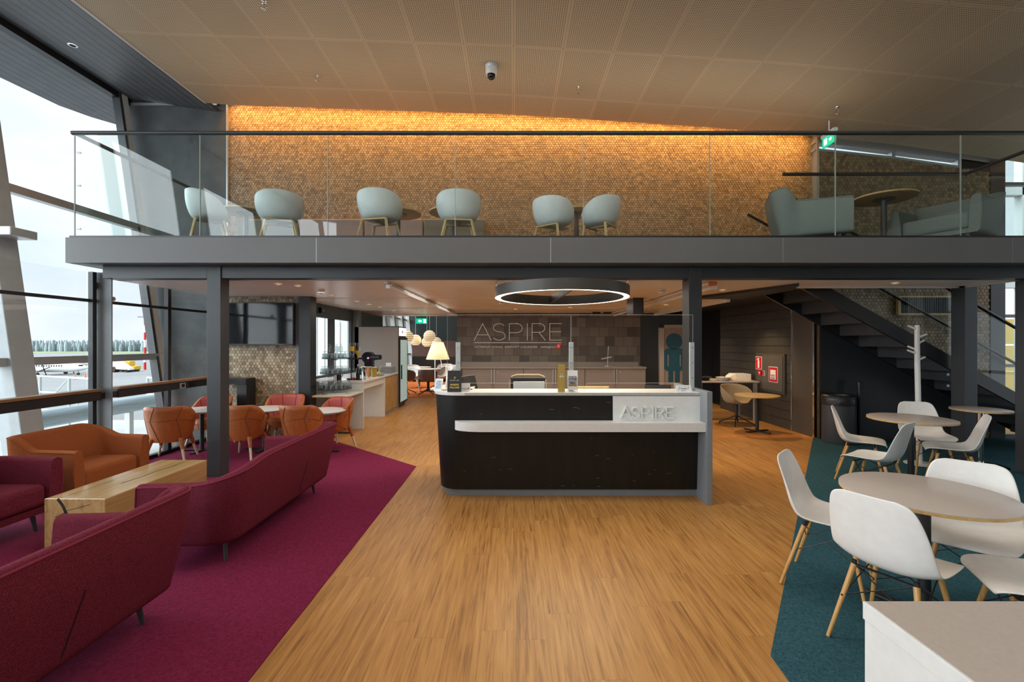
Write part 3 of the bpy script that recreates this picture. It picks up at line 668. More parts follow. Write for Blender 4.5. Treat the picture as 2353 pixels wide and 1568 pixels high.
lounge('lounge_sofa', 'plum wool two-seat sofa beside the square steel column', 'sofa', 1.69, .64, .585, .735, .62, M['plum'], M['plum_dark'], (-2.33,4.06,.006), face(-1,0), M['anthracite'], group='plum lounge sofas')
lounge('lounge_armchair', 'rust orange wool armchair against the glass', 'armchair', .80, .57, .592, .735, .40, M['rust_fabric'], M['rust_fabric'], (-4.29,4.57,.006), face(1,0), M['anthracite'], pre=.14, flare=.045, darts=False)
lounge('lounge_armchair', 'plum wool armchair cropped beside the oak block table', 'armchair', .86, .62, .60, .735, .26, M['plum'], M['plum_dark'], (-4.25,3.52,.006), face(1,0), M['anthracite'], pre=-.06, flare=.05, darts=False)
lounge('lounge_armchair', 'grey wool armchair on the gallery seen from its side', 'armchair', .80, .74, .56, .72, .36, M['grey_fabric'], M['grey_fabric'], (3.85,5.92,2.79), face(.92,-.40), M['mid_grey'], pre=.16, flare=.10, darts=False, zb=.13)
lounge('lounge_armchair', 'grey wool armchair on the gallery showing its seat', 'armchair', .84, .72, .58, .72, .36, M['grey_fabric'], M['grey_fabric'], (5.62,5.93,2.79), face(-.88,-.48), M['mid_grey'], pre=.16, flare=.09, darts=False, zb=.13)
# ---- oak block table
ob_ = thing('block_table', 'long solid oak block coffee table with dark cracks', 'table', (-3.365,4.07,.006))
bx('block', M['oak_block'], -.235, .235, -.58, .58, 0, .394, ob_, bevel=.006)
ck = MB()
def crack(pts, w, n=(0,0,1)):
    for a, b in zip(pts, pts[1:]): ck.obox(a, b, w, .0012, up=n)
crack([(.03,-.20,.394),(.05,.0,.394),(.035,.15,.394),(.06,.34,.394),(.05,.5,.394)], .010); crack([(-.12,-.5,.394),(-.10,-.3,.394),(-.11,-.1,.394)], .006)
crack([(-.13,-.5805,.393),(-.09,-.5805,.34),(-.06,-.5805,.27)], .022, (0,1,0)); crack([(-.07,-.5805,.30),(.05,-.5805,.33),(.12,-.5805,.35)], .004, (0,1,0)); crack([(-.07,-.5805,.29),(-.15,-.5805,.25)], .005, (0,1,0)); crack([(-.05,-.5805,.28),(.0,-.5805,.2)], .003, (0,1,0))
for y, z, r in ((-.27,.29,.016),(.1,.2,.013),(-.42,.12,.012)): ck.cyl((.2345,y,z), (.2358,y,z), r, None, 12)
ck.build('cracks', M['rubber'], ob_)
# ---- leather tub chairs with a fabric lining
def tub_chair(label, loc, rz, group):
    t = thing('leather_chair', label, 'chair', loc, rz, group)
    A = 118; ns = 33
    def hz(a): return .735 - .175*sstep((abs(a)-48)/66)
    def bz(a): return .265 + .10*sstep((abs(a)-50)/66)
    def rr(f): return .215 + .085*f**.8          # flare from bottom to top
    def surf(off):
        def fn(u, v):
            a = -A + 2*A*u; z0, z1 = bz(a), hz(a); z = z0 + (z1-z0)*v; f = (z-.26)/.475
            r = rr(max(0, f)) + off; th = R(a); sq = 1.0
            return (math.sin(th)*r*1.03, -math.cos(th)*r*.95 + .0, z)
        return fn
    nv = 9
    # outer leather shell incl. rolled rim
    def outer(u, v):
        k = round(v*(nv+3))
        if k < nv: return surf(0)(u, k/(nv-1))
        x, y, z = surf(-.012 if k == nv else -.03 if k == nv+1 else -.042)(u, 1.0); return (x, y, z + (.010 if k == nv else .012 if k == nv+1 else .004))
    def outer2(u, v):
        k = round(v*(nv+3)); return outer(u, k/(nv+3))
    MB().grid(outer2, ns, nv+4).build('back_shell', M['leather'], t, smooth=True, angle=80)
    ln = MB(); ln.grid(lambda u, v: surf(-.042)(u, .12 + .88*v), ns, nv)
    lining = ln.build('back_lining', M['pink_fabric'], t, smooth=True, angle=80, solid=.004)
    lining['label'] = 'salmon fabric lining'
    en = MB()
    for u in (0, 1):
        pa = [surf(0)(u, k/6) for k in range(7)]; pb = [surf(-.045)(u, k/6) for k in range(7)]
        en.add(pa + pb, [(k, k+1, k+8, k+7) for k in range(6)])
    en.build('arm_end', M['leather'], t)
    # quilting seams
    sm = MB()
    def line(p, q, off=.003):
        pts = []
        for k in range(9):
            a = p[0] + (q[0]-p[0])*k/8; f = p[1] + (q[1]-p[1])*k/8; u = (a + A)/(2*A); pts.append(surf(off)(u, f))
        sm.tube(pts, .0042, 5)
    line((-95,.62),(-35,.60)); line((-35,.60),(-18,.98)); line((-35,.60),(-15,.02)); line((-35,.60),(30,.66)); line((30,.66),(42,.98)); line((30,.66),(80,.60)); line((30,.66),(48,.02)); line((-70,.61),(-78,.98)); line((-70,.61),(-62,.02)); line((80,.60),(88,.98))
    sm.build('seam', M['leather_seam'], t)
    s2 = MB()
    for a in (-70,-25,25,70):
        s2.tube([surf(-.0475)((a*(1-.12*k/6)+A)/(2*A), 1-.85*k/6) for k in range(7)], .003, 5)
    s2.build('lining_seam', M['plum_dark'], lining)
    MB().grid(lambda u, v: (lambda th, q: (math.sin(th)*q*.235, .02 + math.cos(th)*q*.245 - .0, .405 + .018*(1-q**4) - .035*(q > .95)))(2*PI*u, [0,.3,.6,.85,.97,1.0][round(v*5)]), 32, 6, cu=True).build('seat', M['leather'], t, smooth=True, angle=70)
    MB().lathe([(.20,.27),(.225,.30),(.235,.372)], 32, (0,.01,0)).build('seat_base', M['leather'], t, smooth=True)
    for sx in (1, -1):
        for sy in (1, -1):
            a = Vector((sx*.165, sy*.155, .31)); b = Vector((sx*.235, sy*.225, 0)); k = a.lerp(b, .46)
            lg = MB().cyl(b, k, .0135, .017, 12).build('leg', M['pale_wood'], t, smooth=True)
            MB().cyl(k, a, .021, .03, 12).build('leg_sleeve', M['leather'], lg, smooth=True)
    return t
LG = 'tan leather chairs by the low tables'
lc0 = tub_chair('tan leather chair with its quilted back to us, hard against the glass', (-4.66,6.20,.006), face(-.28,.96), LG)
for lb, p, f in (('tan leather chair half hidden by the square steel column, back to us', (-3.74,6.34), (.05,1)),
                 ('tan leather chair, back to us, behind the far end of the plum sofa', (-2.93,6.33), (.08,1)),
                 ('salmon lined leather chair facing us right of the black wall ledge', (-3.66,7.27), (.12,-1)),
                 ('salmon lined leather chair turned sideways at the carpet corner by the bar', (-2.72,6.88), (-.55,-.83)),
                 ('salmon lined leather chair facing us, mostly behind the steel column', (-4.70,7.06), (-.1,-1))):
    again(lc0, lb, (p[0], p[1], .006), face(*f), LG)
for lb, p in (('low white round table next to the glass screen', (-4.60,6.72)), ('low white round table hidden between tan leather chairs and column', (-3.72,6.80)), ('low white round table at the carpet corner before the bar', (-2.80,6.62))):
    round_table(lb, p, .345, .605, M['white_lam'], M['mid_grey'], M['black_steel'], br=.26, rz=.1, name='low_table', group='low white tables', z0=.006)
# ---- plastic bucket chairs
def bucket(t, m, zs=.43, k=1.0):
    def fn(u, v):
        a = 2*PI*u - PI                              # 0 = back
        h = lerp(abs(math.degrees(a)), [0,40,75,105,135,160,180], [.785,.775,.735,.66,.535,.455,.445])
        q = v*8
        if q <= 3: r = .20*q/3; z = zs - .018*(1-(q/3)**2)
        else:
            s = (q-3)/5; z = zs + (h-zs)*(s**1.25 if h > zs+.05 else s); r = .20 + (.09*math.sin(min(1, s*1.15)*PI/2)) * (1 if h > zs+.1 else .55)
            if abs(a) > 2.4: r = .20 + .05*s
        return (math.sin(a)*r*1.02*k, -math.cos(a)*r*.92*k, z)
    return MB().grid(fn, 40, 9, cu=True).build('shell', m, t, solid=.009, sub=1)
def bucket_chair(label, loc, rz, group, m, legs='wood', legm=None):
    t = thing('bucket_chair', label, 'chair', loc, rz, group); bucket(t, m)
    if legs == 'wood':
        for sx in (1, -1):
            for sy in (1, -1):
                MB().obox((sx*.255, sy*.235, 0), (sx*.165, sy*.155, .405), .034, .022, up=(sx, sy, 0)).build('leg', legm, t, bevel=.004)
        b = MB()
        for sy in (1, -1): b.obox((-.17, sy*.155, .405), (.17, sy*.155, .405), .034, .022)
        b.obox((0,-.155,.402), (0,.155,.402), .06, .016); b.build('leg_frame', legm, t, bevel=.004)
    else:
        MB().cyl((0,0,.10), (0,0,.43), .024, .028, 14).build('pedestal', M['black_steel'], t, smooth=True)
        for k in range(4):
            a = PI/4 + k*PI/2; MB().obox((.02*math.cos(a), .02*math.sin(a), .17), (.31*math.cos(a), .31*math.sin(a), .03), .02, .024).cyl((.305*math.cos(a), .305*math.sin(a), 0), (.305*math.cos(a), .305*math.sin(a), .04), .011, None, 8).build('leg', M['black_steel'], t)
    return t
BG = 'pale mint bucket chairs on the gallery'
bc0 = bucket_chair('pale mint bucket chair at the glass corner of the gallery', (-4.02,6.02,2.79), face(.8,.6), BG, M['mint_plastic'], 'wood', M['bent_oak'])
for lb, p, f in (('pale mint bucket chair right of the white gallery table', (-3.12,6.08), (-.45,.9)),
                 ('pale mint bucket chair in front of the dusty pink bench', (-1.77,6.03), (.2,.98)),
                 ('pale mint bucket chair behind a glass joint, in front of the moss grey bench', (-.73,6.07), (-.12,.99)),
                 ('pale mint bucket chair angled towards the dark-legged gallery table, bench side', (.55,6.32), (.62,.78)),
                 ('pale mint bucket chair turned left, nearest the gallery staircase', (1.20,6.28), (-.78,.63))):
    again(bc0, lb, (p[0], p[1], 2.79), face(*f), BG)
for lb, p, r, m in (('white round table behind the glass corner of the gallery', (-3.95,6.72), .33, M['white_lam']), ('round oak table behind the mint chair with the pink bench', (-1.72,6.78), .34, M['bent_oak']),
                    ('round oak table behind the mint chair with the grey bench', (-.90,6.74), .345, M['bent_oak']), ('round oak table between two mint chairs turned to each other', (.93,6.72), .31, M['bent_oak']),
                    ('larger round oak table between the two grey armchairs', (4.93,6.06), .36, M['bent_oak'])):
    round_table(lb, p, r, .74, m, M['ply'], M['anthracite'], br=.22, name='gallery_table', group='round gallery tables', z0=2.79, pr=.034)
for k, (a, b, m, lb) in enumerate(((-4.55,-3.53,'grey_bench','moss grey upholstered bench block nearest the glass corner'), (-3.51,-2.47,'pink_bench','dusty pink bench block beside the window-end grey one'), (-2.45,-1.49,'pink_bench','dusty pink upholstered bench block behind the oak tables'), (-1.47,-.48,'grey_bench','moss grey upholstered bench block at the open end of the row'))):
    t = thing('bench_block', lb, 'bench', ((a+b)/2, 7.35, 2.79), 0, 'upholstered bench blocks on the gallery'); w_ = (b-a)/2
    bx('seat', M[m], -w_, w_, -.3, .12, .06, .44, t, bevel=.02); bx('backrest', M[m], -w_, w_, .12, .28, .06, .84, t, bevel=.02)
    bx('plinth', M['black'], -w_+.04, w_-.04, -.24, .26, 0, .06, t)
bs = bucket_chair('beige felt bucket chair on a black star base under the side wall', (4.33,8.84,0), face(.25,-.97), None, M['beige_shell'], 'star')
DG = 'bucket chairs of the far dining room'
d0 = bucket_chair('taupe bucket chair on a black star base at the dining room entrance', (-2.62,13.9,0), face(.05,1), DG, M['brown_shell'], 'star')
for lb, p, f, m in (('taupe bucket chair half hidden by the glass door fridge', (-3.30,14.0), (.3,1), None), ('taupe bucket chair in the second row beyond the fridge', (-2.62,15.75), (-.9,-.3), None)):
    again(d0, lb, (p[0], p[1], 0), face(*f), DG)
d1 = bucket_chair('pale grey bucket chair behind the shade of the desk lamp', (-2.35,15.4,0), face(-.2,-1), DG, M['white_plastic'], 'wood', M['pale_wood'])
for lb, p, f in (('pale grey bucket chair just right of the fridge door', (-3.32,14.9), (.2,-1)), ('pale grey bucket chair at the partition end of the dining room', (-2.6,17.3), (0,-1)), ('pale grey bucket chair beside the leaning dining room windows', (-3.7,16.6), (.5,-1)), ('pale grey bucket chair nearest the desk lamp pole', (-2.05,16.4), (-.15,1))):
    again(d1, lb, (p[0], p[1], 0), face(*f), DG)
for lb, p in (('round pale table just inside the dining room', (-2.75,14.75)), ('round pale table in the middle of the dining room', (-3.3,15.9)), ('round pale table before the felt partition', (-2.15,17.15))):
    round_table(lb, p, .42, .74, M['white_lam'], M['ply'], M['black_steel'], name='dining_table', group='tables of the far dining room')
dbn = thing('dining_bench', 'long dark bench against the felt partition', 'bench', (-2.9,18.6,0)); bx('seat', M['black'], -1.3, 1.4, -.3, .2, .1, .46, dbn, bevel=.02); bx('backrest', M['black'], -1.3, 1.4, .2, .34, 0, 1.02, dbn, bevel=.02)
# ---- white cabinet in the corner
wc = thing('low_cabinet', 'white cabinet with a beige top at the bottom corner of the view', 'cabinet', (1.15,.25,0))
bx('body', M['white_paint'], .004, 1.5, 0, 1.245, .01, .69, wc); bx('top_frame', M['white_paint'], 0, 1.5, -.0, 1.25, .69, .747, wc, bevel=.002); bx('worktop', M['top_lam'], .006, 1.5, 0, 1.244, .7465, .7495, wc)
# ================================================================ RECEPTION DESK
_dg = None
def text(name, s, size, loc, rot, m, parent=None, ext=.001, w=None, align='LEFT', off=0):
    """lettering as a mesh; w = wanted width in metres"""
    cu = bpy.data.curves.new(name, 'FONT'); cu.body = s; cu.size = 1.0; cu.align_x = align; cu.extrude = 0; cu.offset = off; cu.resolution_u = 4
    t = bpy.data.objects.new(name, cu); col.objects.link(t)
    bpy.context.view_layer.update()
    me = bpy.data.meshes.new_from_object(t.evaluated_get(bpy.context.evaluated_depsgraph_get()))
    bpy.data.objects.remove(t)
    bm = bmesh.new(); bm.from_mesh(me)
    wd = max(v.co.x for v in bm.verts) - min(v.co.x for v in bm.verts)
    sx = (w / wd) if w else size
    for v in bm.verts: v.co = Vector((v.co.x*sx, v.co.y*size, 0))
    r = bmesh.ops.extrude_face_region(bm, geom=list(bm.faces))
    for v in [g for g in r['geom'] if isinstance(g, bmesh.types.BMVert)]: v.co.z += ext
    bmesh.ops.recalc_face_normals(bm, faces=bm.faces)
    bm.to_mesh(me); bm.free(); me.name = name; me.materials.clear(); me.materials.append(m)
    o = bpy.data.objects.new(name, me); col.objects.link(o); o.location = loc; o.rotation_euler = rot
    if parent is not None: o.parent = parent
    return o
UP = (R(90), 0, 0)                                    # lettering standing up, read from -Y
def stroke_word(mb, word, x, z, h, y, t, d, gap):
    """thin sans capitals from straight and curved strokes"""
    def arc(cx, cz, rx, rz, a0, a1, n=12): return [(cx+rx*math.cos(R(a0+(a1-a0)*k/n)), cz+rz*math.sin(R(a0+(a1-a0)*k/n))) for k in range(n+1)]
    G = {'A': (1.09, [[(0,0),(.50,1),(1.0,0)], [(.17,.32),(.83,.32)]]),
         'S': (1.00, [arc(.38,.755,.33,.245,30,270,14)[:-1] + arc(.38,.255,.37,.255,90,-150,14)]),
         'P': (1.07, [[(0,0),(0,1)], [(.03,1),(.42,1)] + arc(.42,.725,.35,.275,90,-90) + [(.03,.45)]]),
         'I': (.29, [[(0,0),(0,1)]]),
         'R': (1.05, [[(0,0),(0,1)], [(.03,1),(.42,1)] + arc(.42,.735,.34,.265,90,-90) + [(.03,.47)], [(.40,.47),(.78,0)]]),
         'E': (.70, [[(.70,1),(0,1),(0,0),(.70,0)], [(0,.51),(.66,.51)]])}
    for ch in word:
        w_, ss = G[ch]
        for si, s in enumerate(ss):                   # one mitred ribbon per stroke, later strokes a hair thinner
            P = [Vector((x + a*h, z + b*h)) for a, b in s]; n = len(P); lf, rt = [], []; closed = (P[0]-P[-1]).length < 1e-6
            for i, p in enumerate(P):
                d0 = (p - P[i-1]).normalized() if i else None; d1 = (P[i+1] - p).normalized() if i < n-1 else None
                a = d0 or d1; b = d1 or d0; m = (a + b).normalized(); nn = Vector((-m.y, m.x)); k = min(2.2, 1/max(.3, m.dot(a))) * t/2
                q = p - a*t*.5*(i == 0) + a*t*.5*(i == n-1)
                lf.append(q + nn*k); rt.append(q - nn*k)
            y0, y1 = y - d/2 + .0012*si, y + d/2
            vs = [(v.x, yy_, v.y) for yy_ in (y0, y1) for L_ in (lf, rt) for v in L_]
            fs = []
            for i in range(n-1): fs += [(i,i+1,n+i+1,n+i), (2*n+i,3*n+i,3*n+i+1,2*n+i+1), (i,2*n+i,2*n+i+1,i+1), (n+i,n+i+1,3*n+i+1,3*n+i)]
            fs += [(0,n,3*n,2*n), (n-1,3*n-1,4*n-1,2*n-1)]
            mb.add(vs, fs)
        x += (w_ + gap)*h
    return x
dk = thing('reception_desk', 'black stained reception desk with a white top and shelf', 'desk', (0,0,0))
YF = 4.66
def dpath(o=0, n=10):                                 # plan of the front, left end rounded
    p = [(1.91, YF-o), (-.56, YF-o)]
    for k in range(1, n+1): a = R(-90 - 90*k/n); p.append((-.56 + (.28+o)*math.cos(a), YF+.28 + (.28+o)*math.sin(a)))
    p.append((-.84-o, 5.55)); return p
def dwall(name, o0, o1, z0, z1, th, m, y_add=0):
    a, b = dpath(o0), dpath(o1); ia, ib = dpath(o0-th), dpath(o1-th); n = len(a); vs = []
    for P, z in ((a, z0), (b, z1), (ib, z1), (ia, z0)): vs += [(x, y, z) for x, y in P]
    fs = [(r*n+k, r*n+k+1, ((r+1) % 4)*n+k+1, ((r+1) % 4)*n+k) for r in range(4) for k in range(n-1)] + [(0, n, 2*n, 3*n), (n-1, 2*n-1, 3*n-1, 4*n-1)]
    return MB().add(vs, fs).build(name, m, dk, smooth=True, angle=25)
dwall('front_panel', -.055, 0, .075, 1.052, .04, M['black_wood'])
dwall('plinth', -.085, -.085, 0, .075, .04, M['mid_grey'])
dwall('countertop', .012, .012, 1.056, 1.085, .40, M['white_lam'])
bx('countertop_edge', M['alu'], -.5, 1.905, YF-.0135, YF-.011, 1.058, 1.083, dk)
bx('staff_worktop', M['grey_lam'], -.8, 1.88, 4.98, 5.62, .72, .75, dk); bx('inner_panel', M['grey_lam'], -.75, 1.88, 4.94, 4.98, 0, 1.05, dk)
sp = bx('sign_panel', M['white_paint'], fX(1408,YF)-.0, 1.905, YF-.022, YF+.0, .80, 1.05, dk); sp['label'] = 'white sign panel with raised lettering'
lt = MB(); x0 = fX(1425, YF); hgt = fZ(936,YF)-fZ(959,YF)
stroke_word(lt, 'ASPIRE', x0, fZ(959,YF), hgt, YF-.030, .013, .022, 0); lt.build('raised_lettering', M['white_paint'], sp)
sh = MB(); pl = [(1.945,YF+.0),(1.945,YF-.16),(-.30,YF-.16)] + [(-.30+.30*math.cos(R(-90-90*k/8)), YF-.0+.16*math.sin(R(-90-90*k/8))) for k in range(1,9)]
sh.prism(pl, .712, .80); sh.build('shelf', M['white_lam'], dk, smooth=True, angle=30)
ep = bx('end_panel', M['mid_grey'], 1.90, 1.955, 4.47, 5.4, 0, 1.115, dk, bevel=.003)
# scuffs on the black front
rs = random.Random(8); sf = MB()
for k in range(26):
    x = rs.uniform(-.6,1.8); z = rs.choice([rs.uniform(.1,.3), rs.uniform(.1,.68), rs.uniform(.85,1.0)]); a = rs.uniform(-.5,.5); l = rs.uniform(.008,.05); y = YF + .055*(1-(z-.075)/.977) - .0008
    sf.obox((x,y,z), (x+l*math.cos(a),y,z+l*math.sin(a)*.4), .0025, .001, up=(0,1,0))
sf.build('scuff_marks', M['mid_grey'], dk)
# ---- acrylic screen
ac = thing('protective_screen', 'clear acrylic screen standing on the desk', 'screen', (0,4.83,1.085))
YA = 4.83
def ax(px): return fX(px, YA)
acm = mat('acrylic_edge', (.42,.44,.44), .3)
z0, z1 = .005, fZ(724,YA)-1.085
for a, b, (s0, s1) in ((1028,1311,(1062,1290)), (1313,1592,(1345,1568))):
    xa, xb, sa, sb = ax(a), ax(b), ax(s0), ax(s1); hh = .082
    P = [(xa,z0),(sa,z0)] + [(sa+.03-.03*math.cos(R(90*k/5)), hh-.03+.03*math.sin(R(90*k/5))) for k in range(6)] + [(sb-.03+.03*math.sin(R(90*k/5)), hh-.03+.03*math.cos(R(90*k/5))) for k in range(6)] + [(sb,z0),(xb,z0),(xb,z1),(xa,z1)]
    MB().prism(P, -.003, .003, 'y').build('acrylic_pane', M['acrylic'], ac)
    ed = MB(); ed.tube([(p[0],0,p[1]) for p in P], .0020, 5, True); ed.build('pane_edge', acm, ac)
for px, n in ((1053,1),(1312,2),(1588,1)):
    x = ax(px); p = bx('post', M['galv'], x-.024, x+.024, -.03, -.004, 0, fZ(787,YA)-1.085, ac, bevel=.002)
    m = MB()
    for z in (.46,.30,.14):
        for dx in ((-.012,.012) if n == 2 else (0,)): m.cyl((x+dx,-.036,z), (x+dx,-.03,z), .006, None, 8)
    m.build('bolt', M['chrome'], p); bx('foot', M['alu'], x-.035, x+.035, -.06, .02, 0, .005, ac)
# ---- things on the counter (z = 1.086)
ZC = 1.086
lp = thing('table_lamp', 'table lamp with a cream conical shade at the rounded desk end', 'lamp', (-.80,4.93,ZC))
bx('base', M['white_paint'], -.09, .09, -.07, .07, 0, .02, lp, bevel=.004)
MB().cyl((-.05,.0,.02), (-.05,0,.50), .006, None, 10).build('pole', M['alu'], lp)
shm, nt, b, out = new_mat('cream_lampshade'); b.inputs['Base Color'].default_value = (.85,.74,.55,1); b.inputs['Roughness'].default_value = .8
b.inputs['Emission Color'].default_value = (1,.66,.30,1); b.inputs['Emission Strength'].default_value = .42
MB().lathe([(.125,.33),(.058,.515)], 40, (-.02,0,0), cap=False).build('lamp_shade', shm, lp, smooth=True, solid=.002)
MB().lathe([(0,.40),(.02,.41),(.026,.43),(.016,.455),(0,.47)], 16, (-.05,0,0), cap=False).build('bulb', emit('warm_bulb', (1,.75,.42), 8), lp, smooth=True)
MB().cyl((.01,-.01,.34), (.03,-.02,.24), .004, None, 6).build('pull_switch', M['alu'], lp)
def card(label, cat, px0, px1, y, h, m, name, tilt=-8, loc_z=ZC, th=.004, group=None):
    x0, x1 = fX(px0,y), fX(px1,y); t = thing(name, label, cat, ((x0+x1)/2, y, loc_z), 0, group); w_ = (x1-x0)/2
    o = MB().box(-w_, w_, 0, th, 0, h).build('card', m, t); o.rotation_euler = (R(tilt), 0, 0); return t, o, w_
t, o, w_ = card('black card stand reading members welcome in gold', 'sign', 1028, 1060, 4.70, fZ(852,4.70)-ZC, M['black'], 'counter_sign')
H_ = fZ(852,4.70)-ZC
text('monogram', 'P', .035, (-.008,-.0012,H_*.60), UP, M['gold_print'], o, w=.018); text('small_print', 'PRIORITY PASS', .012, (-.046,-.0012,H_*.52), UP, M['white_print'], o, w=.092)
text('lettering', 'MEMBERS', .026, (-.044,-.0012,H_*.30), UP, M['gold_print'], o, w=.088, off=.015); text('lettering', 'WELCOME', .026, (-.051,-.0012,H_*.17), UP, M['gold_print'], o, w=.102, off=.015)
t, o, w_ = card('small white card holder with a red mark beside the black sign', 'sign', 1060, 1080, 4.78, .085, M['white_print'], 'card_holder')
text('lettering', 'swissport', .016, (-.04,-.0012,.022), UP, M['petrol'], o, w=.055); MB().prism([(.018,.018),(.030,.018),(.038,.04),(.026,.04)], -.0015, 0, 'y').build('emblem', M['red'], o)
bx('holder', M['acrylic'], -.047, .047, -.004, .02, 0, .125, t)
for k, (x, y, tl, w_, h, lb) in enumerate(((-.795,4.76,-22,.085,.14,'small framed leaflet leaning by the lamp base'), (-.69,4.86,-18,.10,.20,'pale blue leaflet leaning behind the black sign'))):
    t = thing('leaflet', lb, 'leaflet', (x,y,ZC), R(-14)); o = MB().box(-w_/2, w_/2, 0, .006, 0, h).build('card', M['white_print'], t, bevel=.001); o.rotation_euler = (R(tl),0,R(0))
    bx('print', mat('blue_print_%d' % k, (.35,.48,.62), .5, var=.5, scale=60), -w_/2+.012, w_/2-.012, -.001, .0, .03, h-.02, o)
bh = thing('brochure_holder', 'acrylic brochure rack with a gold price strip', 'brochure rack', (0,4.72,ZC))
x0, x1, xg = fX(1281,4.72), fX(1328,4.72), fX(1297,4.72); hh = fZ(836,4.72)-ZC
bx('acrylic_back', M['acrylic'], x0, x1, .03, .034, 0, hh, bh); bx('acrylic_front', M['acrylic'], x0, x1, -.03, -.027, 0, hh*.5, bh)
g = bx('gold_strip', M['gold'], x0, xg, -.036, -.031, 0, hh*.98, bh)
text('lettering', 'FROM JUST', .011, (x0+.016,-.0365,hh*.62), UP, M['white_print'], g, w=.042); text('lettering', '€74', .026, (x0+.018,-.0365,hh*.52), UP, M['white_print'], g, w=.042, off=.02)
lf = bx('brochure', M['white_print'], fX(1304,4.72), fX(1327,4.72), -.018, -.005, .02, hh*.76, bh); lf.rotation_euler = (R(-3),0,0)
xa, xb = fX(1306,4.72), fX(1325,4.72)
bx('printed_photo', mat('leaflet_photo', (.30,.29,.30), .4, var=.9, scale=40), xa, xb, -.0192, -.018, hh*.25, hh*.56, lf); bx('printed_band', M['gold'], xa, xb, -.0193, -.018, hh*.20, hh*.27, lf)
sb = thing('notice_stand', 'small white folded notice at the right end of the desk', 'sign', (fX(1568,4.72),4.72,ZC))
MB().prism([(-.088,0),(.088,0),(.076,.072),(-.076,.072)], -.03, -.027, 'y').build('card', M['white_print'], sb)
text('lettering', 'Lounge', .02, (-.032,-.031,.032), UP, M['petrol'], sb, w=.064); text('small_print', 'Reception', .008, (-.022,-.031,.014), UP, M['black'], sb, w=.044)
gr = MB()
for x in (-.05, .042): gr.obox((x,-.0305,.022), (x+.012,-.0305,.058), .004, .001, up=(0,1,0))
gr.build('emblem', mat('green_print', (.02,.28,.13), .5), sb)
# ---- behind the desk
def monitor(label, loc, rz, w_, h, m, name='computer_monitor', tilt=8, stand=.1):
    t = thing(name, label, 'monitor', loc, rz); s = MB().box(-w_/2, w_/2, -.012, .012, stand, stand+h).build('housing', m, t, bevel=.006); s.rotation_euler = (R(-tilt),0,0)
    bx('display', M['screen'], -w_/2+.012, w_/2-.012, .0122, .0128, stand+.014, stand+h-.014, s); MB().box(-.03, .03, -.03, -.012, .01, stand+h*.5).build('stand', M['alu'] if m is not M['black'] else M['black'], t); bx('foot', M['alu'] if m is not M['black'] else M['black'], -.12, .12, -.09, .09, 0, .012, t)
    return t
monitor('black till screen turned sideways behind the members sign', (fX(1092,5.15),5.2,.752), R(62), .34, .36, M['black'], 'till_screen', 16, .12)
monitor('silver computer monitor with its back to us in front of the office chair', (fX(1216,5.3),5.3,.752), 0, .37, .27, M['alu'], 'computer_monitor', 6, .12)
monitor('black till screen with its back to us at the right of the desk', (fX(1513,5.1),5.1,.752), R(-14), .30, .24, M['black'], 'till_screen', 28, .16)
oc = thing('office_chair', 'dark office chair with a pale back frame behind the monitor', 'chair', (fX(1212,5.95),6.05,0))
MB().lathe([(.0,.0),(.28,.0),(.28,.03),(.04,.07),(.03,.42)], 5, cap=False).build('base', M['black'], oc); bx('seat', M['black'], -.24, .24, -.24, .24, .42, .50, oc, bevel=.03)
bk = MB().box(-.225, .225, -.29, -.25, .55, 1.16).build('backrest', M['black'], oc, bevel=.03, seg=3); MB().tube([(-.225,-.27,.85),(-.225,-.27,1.10),(-.20,-.27,1.165),(-.14,-.27,1.185),(.14,-.27,1.185),(.20,-.27,1.165),(.225,-.27,1.10),(.225,-.27,.85)], .014, 8).build('back_frame', M['beige_shell'], bk, smooth=True)
for sx in (1,-1): MB().tube([(sx*.26,-.1,.5),(sx*.28,-.1,.66),(sx*.28,.12,.67)], .02, 8).build('armrest', M['black'], oc)
oc2 = thing('office_chair', 'office chair with only its wooden top rail showing above the desk', 'chair', (fX(1358,6.1),6.25,0))
MB().lathe([(0,0),(.28,0),(.28,.03),(.04,.07),(.03,.42)], 5, cap=False).build('base', M['black'], oc2); bx('seat', M['black'], -.22, .22, -.22, .22, .42, .5, oc2, bevel=.03); bx('backrest', M['bent_oak'], -.23, .23, -.26, -.23, .6, 1.02, oc2, bevel=.02)
bxp = thing('paper_box', 'blue patterned paper pack lying on the staff worktop', 'box', (fX(1338,5.3),5.3,.752)); bx('box', mat('blue_pack', (.12,.2,.45), .5, var=.6, scale=30), -.06, .06, -.08, .08, 0, .26, bxp, bevel=.003); bx('lid', mat('sky_pack', (.3,.5,.75), .5), -.062, .062, -.082, .082, .26, .30, bxp, bevel=.003)
# ---- office cabinets along the slate wall
for k, (a, b, lb) in enumerate(((1062,1203,'grey office cabinet at the lamp end of the row behind the desk'), (1203,1344,'grey office cabinet in the middle of the row behind the desk'), (1344,1484,'grey office cabinet at the washroom door end of the row'))):
    xa, xb = fX(a,11.45)+.004, fX(b,11.45)-.004; t = thing('office_cabinet', lb, 'cabinet', ((xa+xb)/2,11.45,0), 0, 'office cabinets behind the desk'); w_ = (xb-xa)/2
    bx('body', M['grey_lam'], -w_, w_, .02, .46, 0, .93, t)
    for s in (-1, 1):
        d = bx('door', M['grey_lam'], min(0,s*w_)+.004, max(0,s*w_)-.004, 0, .02, .06, .925, t); bx('handle', M['alu'], s*.03-.012, s*.03+.012, -.025, 0, .56, .92, d)
        if s > 0: MB().cyl((s*.12,-.004,.86), (s*.12,0,.86), .018, None, 10).build('lock', M['alu'], d)
xa, xb = fX(1055,11.4), fX(1486,11.4)
